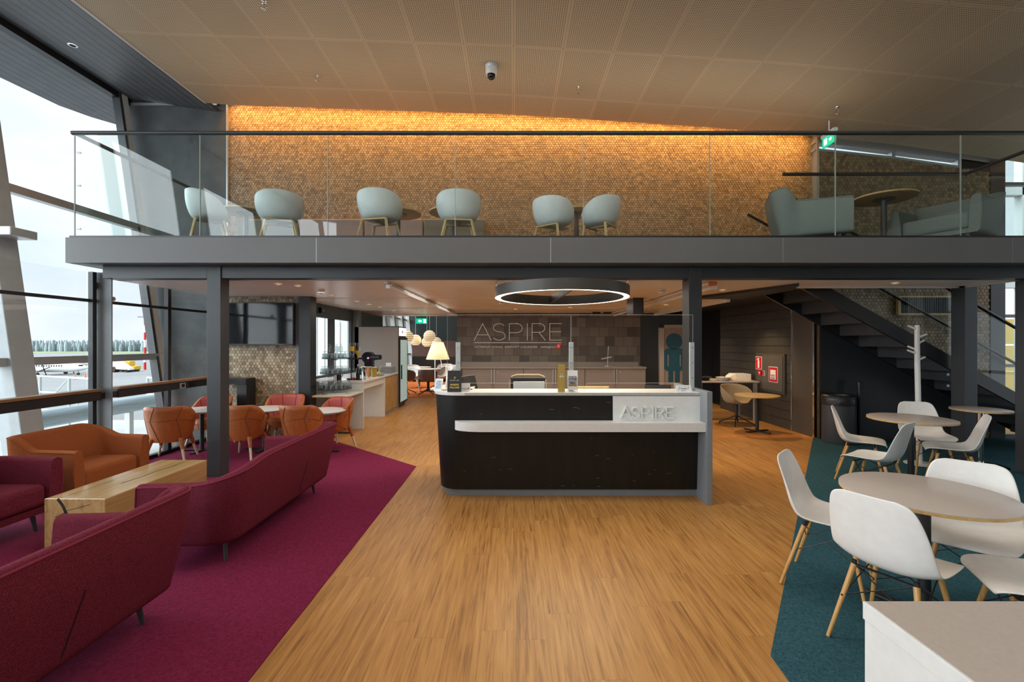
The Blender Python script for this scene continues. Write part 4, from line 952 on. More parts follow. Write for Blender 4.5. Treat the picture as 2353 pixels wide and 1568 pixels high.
ct = thing('cabinet_worktop', 'continuous grey worktop lying on the office cabinets', 'worktop', (0,0,.935)); bx('slab', M['grey_lam'], xa, xb, 11.42, 11.93, 0, .045, ct, bevel=.004); bx('upstand', M['grey_lam'], xa, fX(1467,11.9), 11.90, 11.99, .045, .15, ct)
dl = thing('desk_lamp', 'slim grey desk lamp on the office cabinets', 'lamp', (fX(1396,11.7),11.7,.981)); MB().cyl((0,0,0),(0,0,.015),.09,None,20).build('base', M['alu'], dl); MB().cyl((0,0,.015),(.02,0,.52),.008,None,8).build('pole', M['alu'], dl); MB().obox((-.16,0,.19),(.1,0,.24),.05,.03).build('lamp_head', M['alu'], dl)
# ---- wall lettering
wsn = thing('wall_sign', 'silver lounge name lettering on the slate wall', 'sign', (0,11.985,0))
YW = 11.985
s_ = MB(); x0, x1 = fX(1090,YW), fX(1290,YW); h = fZ(744,YW)-fZ(782,YW)
xe = stroke_word(MB(), 'ASPIRE', 0, 0, 1, 0, .05, .05, 0)
s_.M = Matrix.Translation((x0,0,fZ(782,YW))) @ Matrix.Diagonal((((x1-x0)/xe), 1, h, 1))
stroke_word(s_, 'ASPIRE', 0, 0, 1, -.02, .038, .03, 0); s_.build('lettering', M['letter'], wsn)
bx('rule_line', M['letter'], x0, x1, -.02, 0, fZ(788.5,YW), fZ(787,YW), wsn)
text('subtitle_lettering', 'INTERNATIONAL AIRPORT LOUNGES', .078, (x0,-.003,fZ(800,YW)), UP, M['letter'], wsn, ext=.008, w=fX(1234,YW)-x0, off=.01)
text('partner_lettering', 'swissport', .10, (fX(1242,YW),-.003,fZ(800,YW)), UP, M['letter'], wsn, ext=.008, w=fX(1277,YW)-fX(1242,YW), off=.012)
a, b = fX(1276.5,YW), fX(1290,YW); za, zb_ = fZ(801,YW), fZ(790,YW); em = MB().prism([(a,za),(b-.045,za),(b,zb_),(a+.045,zb_)], -.012, 0, 'y').build('emblem', emit('red_emblem', (.7,.01,.02), .15, (.7,.015,.03)), wsn)
mx_, mz = (a+b)/2, (za+zb_)/2; k = MB()
k.tube([(mx_-.034,-.013,mz),(mx_,-.013,mz+.042),(mx_+.034,-.013,mz),(mx_,-.013,mz-.042)], .006, 5, True); k.obox((mx_,-.013,mz-.025),(mx_,-.013,mz+.025),.012,.004,up=(0,1,0)); k.build('emblem_mark', M['letter'], em)
# ---- figure on the washroom door
fg = MB(); cx, yy = fX(1549,11.97), -.012
def q(px): return fX(px, 11.97)
fg.prism([(cx + .215*math.cos(2*PI*k/28), fZ(785,11.97) + .215*math.sin(2*PI*k/28)) for k in range(28)], yy, 0, 'y'); fg.prism([(cx-.08,fZ(808,11.97)),(cx+.08,fZ(808,11.97)),(cx+.08,fZ(795,11.97)),(cx-.08,fZ(795,11.97))], yy+.001, 0, 'y')
def rrect(x0, x1, z0, z1, r): return [(X+r*math.cos(R(A+90*k/6)), Z+r*math.sin(R(A+90*k/6))) for X, Z, A in ((x1-r,z0+r,-90),(x1-r,z1-r,0),(x0+r,z1-r,90),(x0+r,z0+r,180)) for k in range(7)]
fg.prism(rrect(cx-.27,cx+.27,fZ(853,11.97),fZ(801,11.97),.12), yy, 0, 'y'); fg.prism(rrect(cx-.15,cx-.025,.55,fZ(842,11.97),.02), yy+.001, 0, 'y'); fg.prism(rrect(cx+.025,cx+.15,.55,fZ(842,11.97),.02), yy+.001, 0, 'y')
fgo = thing('door_pictogram', 'blue figure of a man on the pale washroom door', 'pictogram', (0,11.978,0)); fg.build('figure', M['petrol'], fgo)
ar = MB(); ar.box(cx-.17,cx-.148,-.0135,-.012,fZ(842,11.97),fZ(816,11.97)); ar.box(cx+.148,cx+.17,-.0135,-.012,fZ(842,11.97),fZ(816,11.97)); ar.build('arm_gap_lines', M['door_wood'], fgo)
# ================================================================ GALLERY RAIL
gb = thing('glass_balustrade', 'glass balustrade with a black handrail along the gallery edge', 'balustrade', (0,0,2.79))
YG = 5.21; e = [172,460,753,1046,1340,1631,1919,2207,2460]; e = [fX(p,YG) for p in e]
for a, b in zip(e, e[1:]): bx('glass_panel', M['rail_glass'], a+.004, b-.004, YG-.007, YG+.007, .012, 1.185, gb)
ge = mat('glass_edge', (.30,.36,.34), .25)
for x in e[:-1]: bx('glass_edge', ge, x-.0035, x+.0035, YG-.007, YG+.007, .012, 1.18, gb)
bx('glass_panel', M['rail_glass'], e[0]-.005, e[0]+.007, YG+.03, 7.62, .012, 1.185, gb)
bx('base_channel', M['black'], e[0]-.03, 6.4, YG-.035, YG+.035, -.004, .024, gb); bx('base_channel', M['black'], e[0]-.03, e[0]+.03, YG+.03, 7.66, -.004, .024, gb)
MB().tube([(e[0]-.03,YG,1.207),(6.42,YG,1.207)], .0235, 14).build('handrail', M['black_steel'], gb, smooth=True); MB().tube([(e[0],YG+.02,1.207),(e[0],7.66,1.207)], .0235, 14).build('handrail', M['black_steel'], gb, smooth=True)
m = MB()
for z in (.12,.62,1.0): m.cyl((e[0]-.02,YG+.05,z), (e[0]+.02,YG+.05,z), .012, None, 8)
m.build('clamp', M['alu'], gb)
# guard rail around the stair opening
gr = thing('stair_guard', 'glass guard rail with a black handrail around the stair opening', 'balustrade', (0,0,2.79))
YS = 6.47; g_ = [3.86, 5.18, 6.46]
for a, b in zip(g_, g_[1:]): bx('glass_panel', M['rail_glass'], a+.004, b-.004, YS-.006, YS+.006, -.02, 1.17, gr)
bx('glass_panel', M['rail_glass'], 6.40, 6.412, 5.3, YS-.02, .0, 1.17, gr)
MB().tube([(3.83,YS,1.20),(6.44,YS,1.20)], .024, 12).build('handrail', M['black_steel'], gr, smooth=True); MB().tube([(6.42,YS,1.20),(6.40,5.27,1.20)], .024, 12).build('handrail', M['black_steel'], gr, smooth=True)
# ================================================================ STAIRCASE  (straight flight rising to the left)
st = thing('staircase', 'black steel staircase with a solid stringer rising to the gallery', 'staircase', (0,0,0))
SL = .561
def zt(x): return 2.37 - SL*(x - 4.53)               # upper edge of the stringer
for Y in (6.5, 7.46):
    P = [(3.76,2.72),(3.95,2.695),(8.72,zt(8.72)),(8.9,0.007),(8.45,0.007),(3.76,zt(3.76)-.235-.0)]
    MB().prism([(x, max(.0,z)) for x, z in P], Y, Y+.035, 'y').build('stringer', M['stair_black'], st)
nst = 16; run = .31
for k in range(1, nst):
    x = 3.80 + run*(k-1); z = 2.785 - .174*k
    MB().box(x, x+run+.02, 6.535, 7.46, z-.035, z).box(x-.004, x+.012, 6.535, 7.46, z, z+.16).build('step', M['step_sheen'], st)
MB().tube([(3.80,6.52,3.77),(4.0,6.52,3.66),(8.8,6.52,zt(8.8)+.90)], .022, 12).build('handrail', M['stair_black'], st, smooth=True)
MB().tube([(3.86,7.50,3.71),(8.6,7.50,zt(8.6)+.98)], .022, 12).build('wall_handrail', M['stair_black'], st, smooth=True)
br = MB()
for x in (4.1,5.6,7.1): br.tube([(x,7.50,zt(x)+.97),(x-.02,7.54,zt(x)+.86),(x-.05,7.58,zt(x)+.86)], .008, 6)
br.build('handrail_bracket', M['alu'], st)
for a, b in ((4.55,5.35),(5.37,6.5),(6.52,7.7)):
    MB().prism([(a,zt(a)-.02),(b,zt(b)-.02),(b,zt(b)+.89),(a,zt(a)+.89)], 6.512, 6.522, 'y').build('glass_panel', M['rail_glass'], st)
bx('landing_trim', M['black_steel'], 3.7, 3.83, 6.45, 7.6, 2.36, 2.79, st)
bp = MB()
for z in (1.22,1.38): bp.cyl((6.2,6.498,z-.24), (6.2,6.49,z-.24), .02, None, 10)
bp.build('bolt', M['galv'], st)
vg = thing('wall_heater', 'dark slatted wall grille in a wooden frame behind the stair glass', 'grille', (6.85,7.56,2.08))
fm = MB(); fm.box(-.5,.5,-.05,.0,-.03,.0); fm.box(-.5,.5,-.05,0,.26,.29); fm.box(-.5,-.46,-.05,0,0,.26); fm.box(.46,.5,-.05,0,0,.26); fm.build('frame', M['bent_oak'], vg)
sl_ = MB()
for k in range(30): sl_.box(-.455+.03*k, -.437+.03*k, -.04, -.01, 0, .26)
sl_.box(-.46,.46,-.012,0,0,.26); sl_.build('slats', M['black'], vg)
# ================================================================ FITTINGS
def ceil_at(px, py):
    Y = 6.0
    for _ in range(40): Y = (prof(fX(px, Y)) - EYE)*FPX/(CY - py)
    x = fX(px, Y); return x, Y, prof(x)
x, y, z = ceil_at(1129,150)
cc = thing('dome_camera', 'white dome security camera on the perforated ceiling', 'camera', (x,y,z))
MB().lathe([(0,0),(.085,0),(.085,-.03),(.075,-.045),(0,-.045)], 28, cap=False).build('mount', M['galv'], cc, smooth=True); MB().lathe([(.075,-.04),(.078,-.10),(.07,-.13),(0,-.13)], 28, cap=False).build('housing', M['white_paint'], cc, smooth=True)
MB().lathe([(.055,-.125),(.052,-.155),(.038,-.182),(.015,-.196),(0,-.198)], 24, cap=False).build('dome', M['screen'], cc, smooth=True)
sg = 'sprinkler heads of the perforated ceiling'
sp0 = None
for px, py, lb in ((607,2,'sprinkler head at the top edge, nearest the dark soffit'), (730,174,'ceiling sprinkler between the dark soffit and the dome camera'), (1330,200,'ceiling sprinkler just right of the dome camera'), (1924,246,'ceiling sprinkler above the gallery staircase')):
    x, y, z = ceil_at(px, py)
    if sp0 is None:
        sp0 = thing('sprinkler_head', lb, 'sprinkler', (x,y,z), 0, sg); MB().lathe([(0,0),(.028,0),(.026,-.008),(.012,-.012),(.012,-.03),(0,-.03)], 16, cap=False).build('body', M['chrome'], sp0, smooth=True)
        MB().tube([(-.012,0,-.02),(-.03,0,-.035),(-.033,0,-.07),(-.012,0,-.09),(.012,0,-.09),(.033,0,-.07),(.03,0,-.035),(.012,0,-.02)], .0055, 6).cyl((0,0,-.03),(0,0,-.085),.005,None,6).build('yoke', M['chrome'], sp0); MB().cyl((0,0,-.092),(0,0,-.096),.022,None,14).build('deflector', M['chrome'], sp0)
    else: again(sp0, lb, (x,y,z), .6, sg)
x = fX(167,5.0); zc = EYE + (CY-103)*5.0/FPX
sy = 5.0; k = 0
for _ in range(30): sy = (lerp(fX(167,sy), [-6.6,-5.0], [5.72,5.50]) - EYE)*FPX/(CY-103)
x = fX(167,sy); z = lerp(x, [-6.6,-5.0], [5.72,5.50])
sl1 = thing('soffit_spotlight', 'recessed spotlight with a silver ring in the dark plank soffit', 'light', (x,sy,z)); MB().lathe([(.035,.004),(.055,.0),(.055,-.008),(.035,-.012)], 24, cap=False).build('ring', M['chrome'], sl1, smooth=True); MB().lathe([(0,.0),(.036,-.004)], 20, cap=False).build('lens', M['screen'], sl1)
# recessed downlights of the low ceiling
dl0 = None; ZL = 2.368
DLP = [(640,653,'recessed downlight nearest the steel column, over the leather chairs'), (685,657,'recessed downlight with a lit edge beside the smoke detector'), (762,679,'recessed downlight right behind the round smoke detector'), (820,693,'recessed downlight before the bar window'), (848,700,'recessed downlight in the middle of the bar ceiling row'), (873,706,'recessed downlight above the carafe end of the bar'), (905,715,'recessed downlight above the fridge'), (929,722.5,'small recessed downlight nearest the dining room'),
       (1660,667,'recessed downlight right of the square black column'), (1530,701,'recessed downlight behind the square black column'), (1185,711,'recessed downlight under the middle of the ring lamp'), (1310,707,'recessed downlight under the right half of the ring lamp'), (1372,662,'recessed downlight beside the right ring chain'), (2057,651,'flat round ceiling disc near the slim dark column')]
for px, py, lb in DLP:
    y = (ZL-EYE)*FPX/(CY-py); x = fX(px,y)
    if dl0 is None:
        dl0 = thing('downlight', lb, 'light', (x,y,ZL), 0, 'recessed downlights of the low ceiling')
        MB().lathe([(.040,-.002),(.055,-.001),(.057,-.006),(.040,-.010)], 24, cap=False).build('ring', M['white_paint'], dl0, smooth=True); MB().lathe([(0,.0),(.042,-.003)], 20, cap=False).build('lamp_face', emit('warm_lamp_face', (1,.7,.4), 1.2, (.1,.1,.1)), dl0)
    else: again(dl0, lb, (x,y,ZL), 0, 'recessed downlights of the low ceiling')
sd0 = None
for px, py, lb in ((738,667,'white smoke detector on the low ceiling before the bar'), (1521,666,'white smoke detector between ring lamp and black column'), (1152,693,'white smoke detector behind the left end of the ring lamp')):
    y = (ZL-EYE)*FPX/(CY-py); x = fX(px,y)
    if sd0 is None:
        sd0 = thing('smoke_detector', lb, 'smoke detector', (x,y,ZL), 0, 'smoke detectors on the low ceiling'); MB().lathe([(0,0),(.052,0),(.052,-.018),(.046,-.02),(.046,-.026),(.05,-.03),(.044,-.05),(.02,-.056),(0,-.056)], 28, cap=False).build('housing', M['white_paint'], sd0, smooth=True); MB().lathe([(.047,-.0205),(.047,-.0255)], 28, cap=False).build('vent_ring', M['black'], sd0)
    else: again(sd0, lb, (x,y,ZL), 0, 'smoke detectors on the low ceiling')
# track rails
for lb, p0, p1, cap in (('white ceiling track rail left of the ring lamp', (-1.545,5.66), (-1.45,11.7), None), ('white ceiling track rail running behind the square black column', (fX(1640,5.75),5.75), (2.58,11.7), 'orange')):
    t = thing('track_rail', lb, 'track rail', (0,0,2.36))
    MB().obox((p0[0],p0[1],-.07), (p1[0],p1[1],-.07), .035, .035).build('rail', M['white_paint'], t, bevel=.003); MB().obox((p0[0]-.05,p0[1]-.0,-.015), (p1[0]-.05,p1[1],-.015), .05, .03).build('rail_cover', M['white_paint'], t)
    MB().box(p0[0]-.03,p0[0]+.02,p0[1]-.05,p0[1],-.095,-.05).build('end_cap', M['white_paint'], t)
    hg = MB()
    for k in range(6):
        q_ = k/5.; hg.cyl((p0[0]+(p1[0]-p0[0])*q_,p0[1]+.1+(p1[1]-p0[1]-.2)*q_,-.055), (p0[0]+(p1[0]-p0[0])*q_,p0[1]+.1+(p1[1]-p0[1]-.2)*q_,-.0), .006, None, 6)
    hg.build('hanger', M['alu'], t)
    if cap: MB().box(p0[0]-.06,p0[0]+.0,p0[1]-.10,p0[1]+.0,-.05,-.005).build('orange_cap', mat('orange_cap', (.7,.14,.02), .5), t)
# ring lamp
rl = thing('ring_lamp', 'big dark ring lamp with a glowing lower rim above the desk', 'pendant lamp', RING); rl.rotation_euler = (R(-1.2),0,0)
ro, ri = .826, .75
MB().lathe([(ro,.0),(ro,.125),(ri,.125),(ri,.0),(ri+.004,.0),(ri+.004,.10),(ro-.004,.10),(ro-.004,.0),(ro,.0)], 96, cap=False).build('ring_housing', mat('ring_bronze', (.06,.056,.05), .45, .3), rl, smooth=True, angle=30)
MB().lathe([(ro-.004,.004),(ri+.004,.004),(ri+.004,.012),(ro-.004,.012),(ro-.004,.004)], 96, cap=False).build('light_diffuser', emit('ring_diffuser', (1,.86,.62), 5.0), rl, smooth=True)
MB().obox((.07,-.80,.06),(-.08,.78,.06),.02,.09).build('crossbar', M['black_steel'], rl)
for a in (180, -8, 4):
    cx_, cy_ = .80*math.cos(R(a)), .80*math.sin(R(a)); m = MB()
    for k in range(4):
        z = .128 + k*.023; m.tube([(cx_+(.009*math.cos(t) if k % 2 else 0), cy_+(0 if k % 2 else .009*math.cos(t)), z+.017*math.sin(t)) for t in [2*PI*q/10 for q in range(10)]], .0028, 5, True)
    m.cyl((cx_,cy_,.205), (cx_,cy_,.219), .014, None, 10); m.build('chain', M['chrome'], rl)
# television, door contact, exit signs
tv = thing('television', 'large wall television showing a dark screen', 'television', (fX(592,7.52),7.6,1.90))
bx('housing', M['black'], -.62, .70-.12, -.06, .02, -.35, .36, tv, bevel=.006); bx('screen', M['screen'], -.608, .568, -.062, -.059, -.325, .348, tv); bx('wall_mount', M['black_steel'], -.2, .2, .02, .1, -.1, .1, tv)
dcx = thing('wall_camera', 'small black sensor above the bar window', 'sensor', (-3.84,9.05,2.24)); bx('housing', M['black'], 0, .05, -.06, .06, -.06, .05, dcx, bevel=.004); MB().cyl((.05,0,-.01),(.07,0,-.01),.02,None,12).build('lens', M['galv'], dcx)
ex = thing('exit_sign', 'green exit sign with a left arrow at the dining room entrance', 'sign', (fX(969,13.3),13.3,2.22))
bx('panel', M['exit_green'], -.155, .155, -.015, .015, -.075, .075, ex); m = MB(); m.prism([(-.10,0),(-.05,.045),(-.05,.02),(.0,.02),(.0,-.02),(-.05,-.02),(-.05,-.045)], -.019, -.015, 'y'); m.build('arrow', M['sign_white'], ex)
bx('pictogram_field', M['sign_white'], .055, .125, -.018, -.015, -.055, .055, ex); MB().cyl((.095,-.019,.032),(.095,-.018,.032),.011,None,10).obox((.095,-.0185,.02),(.085,-.0185,-.01),.014,.002,up=(0,1,0)).obox((.085,-.0185,-.01),(.10,-.0185,-.042),.01,.002,up=(0,1,0)).obox((.085,-.0185,-.01),(.070,-.0185,-.04),.01,.002,up=(0,1,0)).build('running_figure', M['exit_green'], ex)
x, y = fX(1905,6.9), 6.9
ex2 = thing('exit_sign', 'green exit sign hanging from the sloping ceiling over the stairs', 'sign', (x,y,fZ(322,6.9)), R(86))
p = bx('panel', M['exit_green'], -.15, .15, -.012, .012, -.075, .075, ex2); bx('housing', M['white_paint'], -.16, .16, -.03, .03, .075, .12, ex2); MB().cyl((0,0,.12),(0,0,prof(x)-fZ(322,6.9)),.01,None,8).build('hanger', M['white_paint'], ex2)
for s in (-1, 1):
    MB().prism([(-.09,0),(-.05,.03),(-.05,.012),(-.02,.012),(-.02,-.012),(-.05,-.012),(-.05,-.03)], s*.0125, s*.0145, 'y').build('arrow', M['sign_white'], ex2)
    MB().box(.03,.10,min(s*.0125,s*.0145),max(s*.0125,s*.0145),-.045,.045).build('pictogram_field', M['sign_white'], ex2)
# pendants of the far dining room
def ball(label, px, py, Y, r):
    z = fZ(py, Y); t = thing('globe_pendant', label, 'pendant lamp', (fX(px,Y),Y,z), 0, 'striped globe pendants')
    m, nt, b, out = new_mat('striped_globe'); L = nt.links.new; tc = nd(nt,'ShaderNodeTexCoord'); sp = nd(nt,'ShaderNodeSeparateXYZ'); L(tc.outputs['Object'], sp.inputs[0])
    wv = nd(nt,'ShaderNodeTexWave', wave_type='BANDS', bands_direction='Z', i_Scale=5.0, i_Distortion=.6); L(tc.outputs['Object'], wv.inputs['Vector'])
    c_ = ramp(nt, wv.outputs[0], [(.25,(.46,.30,.15)),(.75,(.82,.66,.43))]); L(c_, b.inputs['Base Color']); L(c_, b.inputs['Emission Color']); b.inputs['Emission Strength'].default_value = .38; b.inputs['Roughness'].default_value = .7
    MB().lathe([(r*math.cos(R(a)), r*math.sin(R(a))) for a in range(-62, 86, 6)], 32, cap=False).build('globe', m, t, smooth=True, solid=.004); MB().cyl((0,0,r*.98),(0,0,4.48-z),.006,None,6).build('cord', M['alu'], t)
    MB().lathe([(0,-.03),(.03,0),(0,.04)], 12, cap=False).build('bulb', emit('globe_bulb', (1,.75,.45), 6), t); return t
for a in (('striped globe pendant half hidden by the fridge', 936,774,14.2,.19), ('striped globe pendant second from the fridge', 955,782,15.5,.19), ('striped globe pendant lowest beside the desk lamp', 981,786,16.4,.185), ('striped globe pendant hanging highest in front of the group', 987,773,14.6,.19), ('striped globe pendant mostly behind the lamp shade', 1003,787,17.0,.19)): ball(*a)
# ================================================================ BAR
b1 = thing('bar_counter', 'white bar counter with a shingled wooden front', 'counter', (0,0,0))
bx('worktop', M['white_lam'], XW+.02, -2.77, 8.40, 10.93, .845, .88, b1, bevel=.003); bx('end_panel', M['white_paint'], XW+.02, -2.775, 8.41, 8.45, 0, .845, b1); bx('end_panel', M['white_paint'], -3.25, -2.775, 9.80, 9.84, 0, .845, b1)
bx('apron', M['white_paint'], XW+.02, -2.80, 8.45, 9.80, .72, .845, b1)
wbk = bx('cabinet', M['bent_oak'], XW+.02, -2.80, 9.84, 10.92, .06, .845, b1); rs = random.Random(2); s_ = MB()
for r_ in range(5):
    y = 9.86
    while y < 10.86:
        w_ = rs.uniform(.05,.11); d = rs.uniform(.006,.022); s_.box(-2.80, -2.80+d, y, min(y+w_-.004,10.90), .10+r_*.145, .10+r_*.145+.155-d*.5); y += w_
s_.build('shingles', wood('oak_shingles', [(.30,.17,.05),(.46,.28,.10),(.58,.38,.16)], 'z', .07, .5), wbk); bx('kick_plate', M['grey_lam'], -2.83, -2.785, 9.84, 10.92, 0, .05, b1)
b2 = thing('low_counter', 'low white glass-drinks counter joined in front of the bar', 'counter', (0,0,0)); bx('worktop', M['white_lam'], -3.39, -2.77, 7.66, 8.395, .675, .70, b2, bevel=.002); bx('edge_strip', M['ply'], -3.39, -2.77, 7.652, 7.66, .672, .69, b2)
MB().cyl((-3.2,8.0,.02),(-3.2,8.0,.675),.035,None,16).build('pole', M['black_steel'], b2); MB().obox((-3.5,8.0,.012),(-2.85,8.0,.012),.06,.02).obox((-3.2,7.75,.012),(-3.2,8.3,.012),.06,.02).build('base', M['black_steel'], b2)
# glass carousel with its tumblers
gc = thing('glass_carousel', 'three tier rotating glass rack on the low counter', 'rack', (-3.14,8.0,.70))
MB().lathe([(0,0),(.21,0),(.20,.02),(.03,.035),(0,.035)], 36, cap=False).build('base', M['galv'], gc, smooth=True); MB().cyl((0,0,.03),(0,0,.72),.018,None,14).build('pole', M['chrome'], gc, smooth=True)
TR = [(.075,.285),(.345,.245),(.605,.215)]
for z, r in TR:
    s_ = MB().lathe([(0,z),(r,z),(r,z+.006),(0,z+.006)], 40, cap=False).build('shelf', M['tumbler'], gc); MB().tube([(r*math.cos(2*PI*k/40), r*math.sin(2*PI*k/40), z+.022) for k in range(40)], .005, 6, True).build('rim_band', M['black_steel'], s_); MB().lathe([(.0,z-.018),(.05,z-.018),(.05,z),(0,z)], 20, cap=False).build('hub', M['black'], s_)
def tumbler(label, loc, group):
    t = thing('drinking_glass', label, 'glass', loc, 0, group)
    MB().lathe([(.034,0),(.033,.06),(.030,.088),(.024,.098),(0,.100),(0,.092),(.021,.090),(.029,.06),(.032,0),(.034,0)], 14, cap=False).build('bowl', M['tumbler'], t, smooth=True)
    MB().lathe([(0,.10),(.006,.10),(.005,.118),(.026,.124),(.027,.129),(0,.129)], 12, cap=False).build('foot', M['tumbler'], t, smooth=True)
    return t
tg = None
for (z, r), nm, rings in zip(TR, ('bottom','middle','top'), (((.245,18),(.165,12),(.088,6)), ((.205,16),(.128,10),(.06,4)), ((.178,14),(.10,8)))):
    lb = 'upturned stemmed glass on the %s tier of the glass rack' % nm; g = 'glasses on the %s tier' % nm
    for rr_, n_ in rings:
        for k in range(n_):
            a = 2*PI*k/n_ + rr_*7; p = (-3.14+rr_*math.cos(a), 8.0+rr_*math.sin(a), .70+z+.0065)
            if tg is None: tg = tumbler(lb, p, g)
            else: again(tg, lb, p, 0, g)
for k in range(5):
    a = 2*PI*k/5 + .3; again(tg, 'upturned stemmed glass stacked above the top tier of the rack', (-3.14+.10*math.cos(a), 8.0+.10*math.sin(a), .70+.605+.0065+.130), 0, 'glasses stacked above the top tier')
ZB = .881
# optics stand with two hanging bottles
op = thing('bottle_dispenser', 'black bar stand holding upturned spirit bottles', 'dispenser', (-3.12,8.75,ZB+.008)); MB().cyl((0,0,0),(0,0,.02),.085,None,20).build('base', M['black'], op); MB().cyl((0,0,.02),(0,0,.46),.012,None,10).build('pole', M['black'], op); MB().obox((-.14,0,.40),(.22,0,.40),.03,.03).build('arm', M['black'], op)
for k, (x, m, lb) in enumerate(((.03,M['tumbler'],'clear upturned bottle with a yellow label on the bar stand'), (.14,M['yellow'],'upturned bottle of yellow liquid on the bar stand'))):
    t = thing('spirit_bottle', lb, 'bottle', (-3.12+x,8.715,ZB+.42)); MB().lathe([(.012,0),(.013,.05),(.041,.09),(.043,.27),(.040,.29),(0,.295)], 18).build('glass_body', M['tumbler'], t, smooth=True)
    if k: MB().lathe([(.010,.0),(.011,.05),(.039,.09),(.041,.14),(0,.14)], 18).build('liquid', m, t, smooth=True)
    else: MB().lathe([(.0442,.13),(.0442,.22)], 18, cap=False).build('label', M['yellow'], t, smooth=True)
    MB().lathe([(0,-.05),(.012,-.05),(.016,-.01),(.013,.0),(0,.0)], 12).build('measure', M['black'], t)
wb = thing('wine_bottle', 'dark green wine bottle on the bar counter', 'bottle', (-2.98,8.72,ZB+.008)); MB().lathe([(0,0),(.036,0),(.037,.17),(.014,.23),(.014,.29),(0,.29)], 20, cap=False).build('glass_body', mat('bottle_green', (.01,.025,.01), .1), wb, smooth=True); MB().lathe([(.0375,.05),(.0375,.12)], 20, cap=False).build('label', M['black'], wb); MB().lathe([(.0145,.255),(.0145,.292),(0,.293)], 14, cap=False).build('cap', M['alu'], wb)
tr = tag(bx('serving_tray', M['chrome'], -3.38, -2.86, 8.55, 8.85, ZB, ZB+.008, bevel=.003), 'flat steel tray under the wine bottle', 'tray')
for lb, x, y, r, h, m in (('clear ice bucket on the bar counter', -3.13,8.93,.085,.20,'tumbler'), ('polished steel ice bucket behind the wine bottle', -2.93,9.05,.10,.23,'chrome'), ('brass coloured wine cooler beside the steel ice bucket', -2.90,9.45,.07,.20,'gold')):
    t = thing('ice_bucket', lb, 'bucket', (x,y,ZB)); MB().lathe([(0,.0),(r*.72,0),(r,h),(r*1.06,h+.004),(r*.96,h-.003),(r*.68,.008),(0,.008)], 26, cap=False).build('body', M[m], t, smooth=True); MB().tube([(r*1.05*math.cos(2*PI*k/24),r*1.05*math.sin(2*PI*k/24),h) for k in range(24)], .005, 6, True).build('rim', M['alu'] if m != 'tumbler' else M['tumbler'], t)
cf = thing('carafe', 'glass carafe with dark red drink on the steel tray', 'carafe', (-3.04,8.60,ZB+.008)); MB().lathe([(0,0),(.045,0),(.042,.05),(.018,.13),(.022,.17)], 18, cap=False).build('glass_body', M['tumbler'], cf, smooth=True); MB().lathe([(0,.004),(.040,.004),(.038,.045),(0,.045)], 16, cap=False).build('drink', mat('red_drink', (.25,.01,.01), .2), cf)
jg = thing('jug', 'black insulated jug beside the spirit dispenser', 'jug', (-3.30,8.60,ZB+.008)); MB().lathe([(0,0),(.045,0),(.04,.19),(.03,.22),(0,.225)], 18, cap=False).build('body', M['black'], jg, smooth=True); MB().tube([(.04,0,.17),(.075,0,.15),(.07,0,.08),(.043,0,.06)], .007, 6).build('handle', M['black'], jg)
lj = thing('fruit_jar', 'glass jar of lemon slices with a spoon', 'jar', (-2.88,9.72,ZB+.031)); MB().lathe([(0,0),(.05,0),(.055,.08),(.045,.11),(.05,.13)], 20, cap=False).build('glass_body', M['tumbler'], lj, smooth=True); MB().lathe([(0,.004),(.045,.006),(.046,.045),(.02,.06),(0,.06)], 14, cap=False).build('lemons', mat('lemon', (.8,.6,.08), .5, var=.3, scale=40), lj, smooth=True); MB().cyl((0,0,.05),(.06,.0,.19),.006,None,6).build('spoon', M['alu'], lj)
tag(bx('wooden_board', M['mid_grey'], -3.05, -2.80, 9.60, 9.86, ZB, ZB+.03, bevel=.003), 'grey block under the lemon jar', 'board')
nb = thing('acrylic_box', 'clear snack box with a small card on the bar', 'box', (-2.93,10.62,ZB)); bx('box', M['tumbler'], -.13, .13, -.17, .17, 0, .15, nb); bx('lid', M['alu'], -.135, .135, -.175, .175, .15, .158, nb); bx('name_card', M['white_print'], -.06, .06, .05, .055, .16, .24, nb)
cm = thing('coffee_machine', 'black drinks machine with a round head behind the bar', 'machine', (-3.24,10.2,ZB)); bx('body', M['black'], -.16, .16, -.16, .16, 0, .16, cm, bevel=.02); bx('column', M['black'], -.10, .10, -.05, .1, .16, .34, cm, bevel=.02)
MB().cyl((.0,-.12,.38),(.0,.10,.38),.125,.125,28).build('drum', M['black'], cm, smooth=True); MB().cyl((.06,-.06,.38),(.30,-.14,.39),.062,.055,20).build('nozzle', M['black'], cm, smooth=True); MB().cyl((.02,-.122,.37),(.02,-.126,.37),.022,None,16).build('display', emit('violet_display', (.7,.2,.6), .8, (.1,.02,.1)), cm)
fp = tag(bx('tall_cabinet', M['grey_lam'], XW+.03, -2.78, 10.95, 11.0, 0, 1.97), 'tall grey panel closing the bar counter', 'panel')
fd = thing('glass_door_fridge', 'black drinks fridge with a lit header beside the tall panel', 'fridge', (-3.1,11.35,0)); bx('body', M['black'], -.35, .30, -.32, .5, .05, 1.99, fd, bevel=.004)
fdd = bx('door', M['black'], .30, .34, -.32, .5, .10, 1.72, fd); bx('glass_pane', emit('fridge_glow', (.72,.95,.86), .16, (.22,.29,.27)), .341, .344, -.24, .44, .14, 1.66, fdd); bx('handle', M['black'], .36, .385, -.27, -.24, .7, 1.05, fdd)
bx('feet', M['black'], -.33, .28, -.3, .45, 0, .05, fd); hd = bx('lit_header', M['sign_white'], .302, .312, -.2, .46, 1.76, 1.96, fd); MB().prism([(.02,1.82),(.10,1.82),(.15,1.9),(.07,1.9)], .313, .316, 'x').build('emblem', M['red'], hd); k_ = MB()
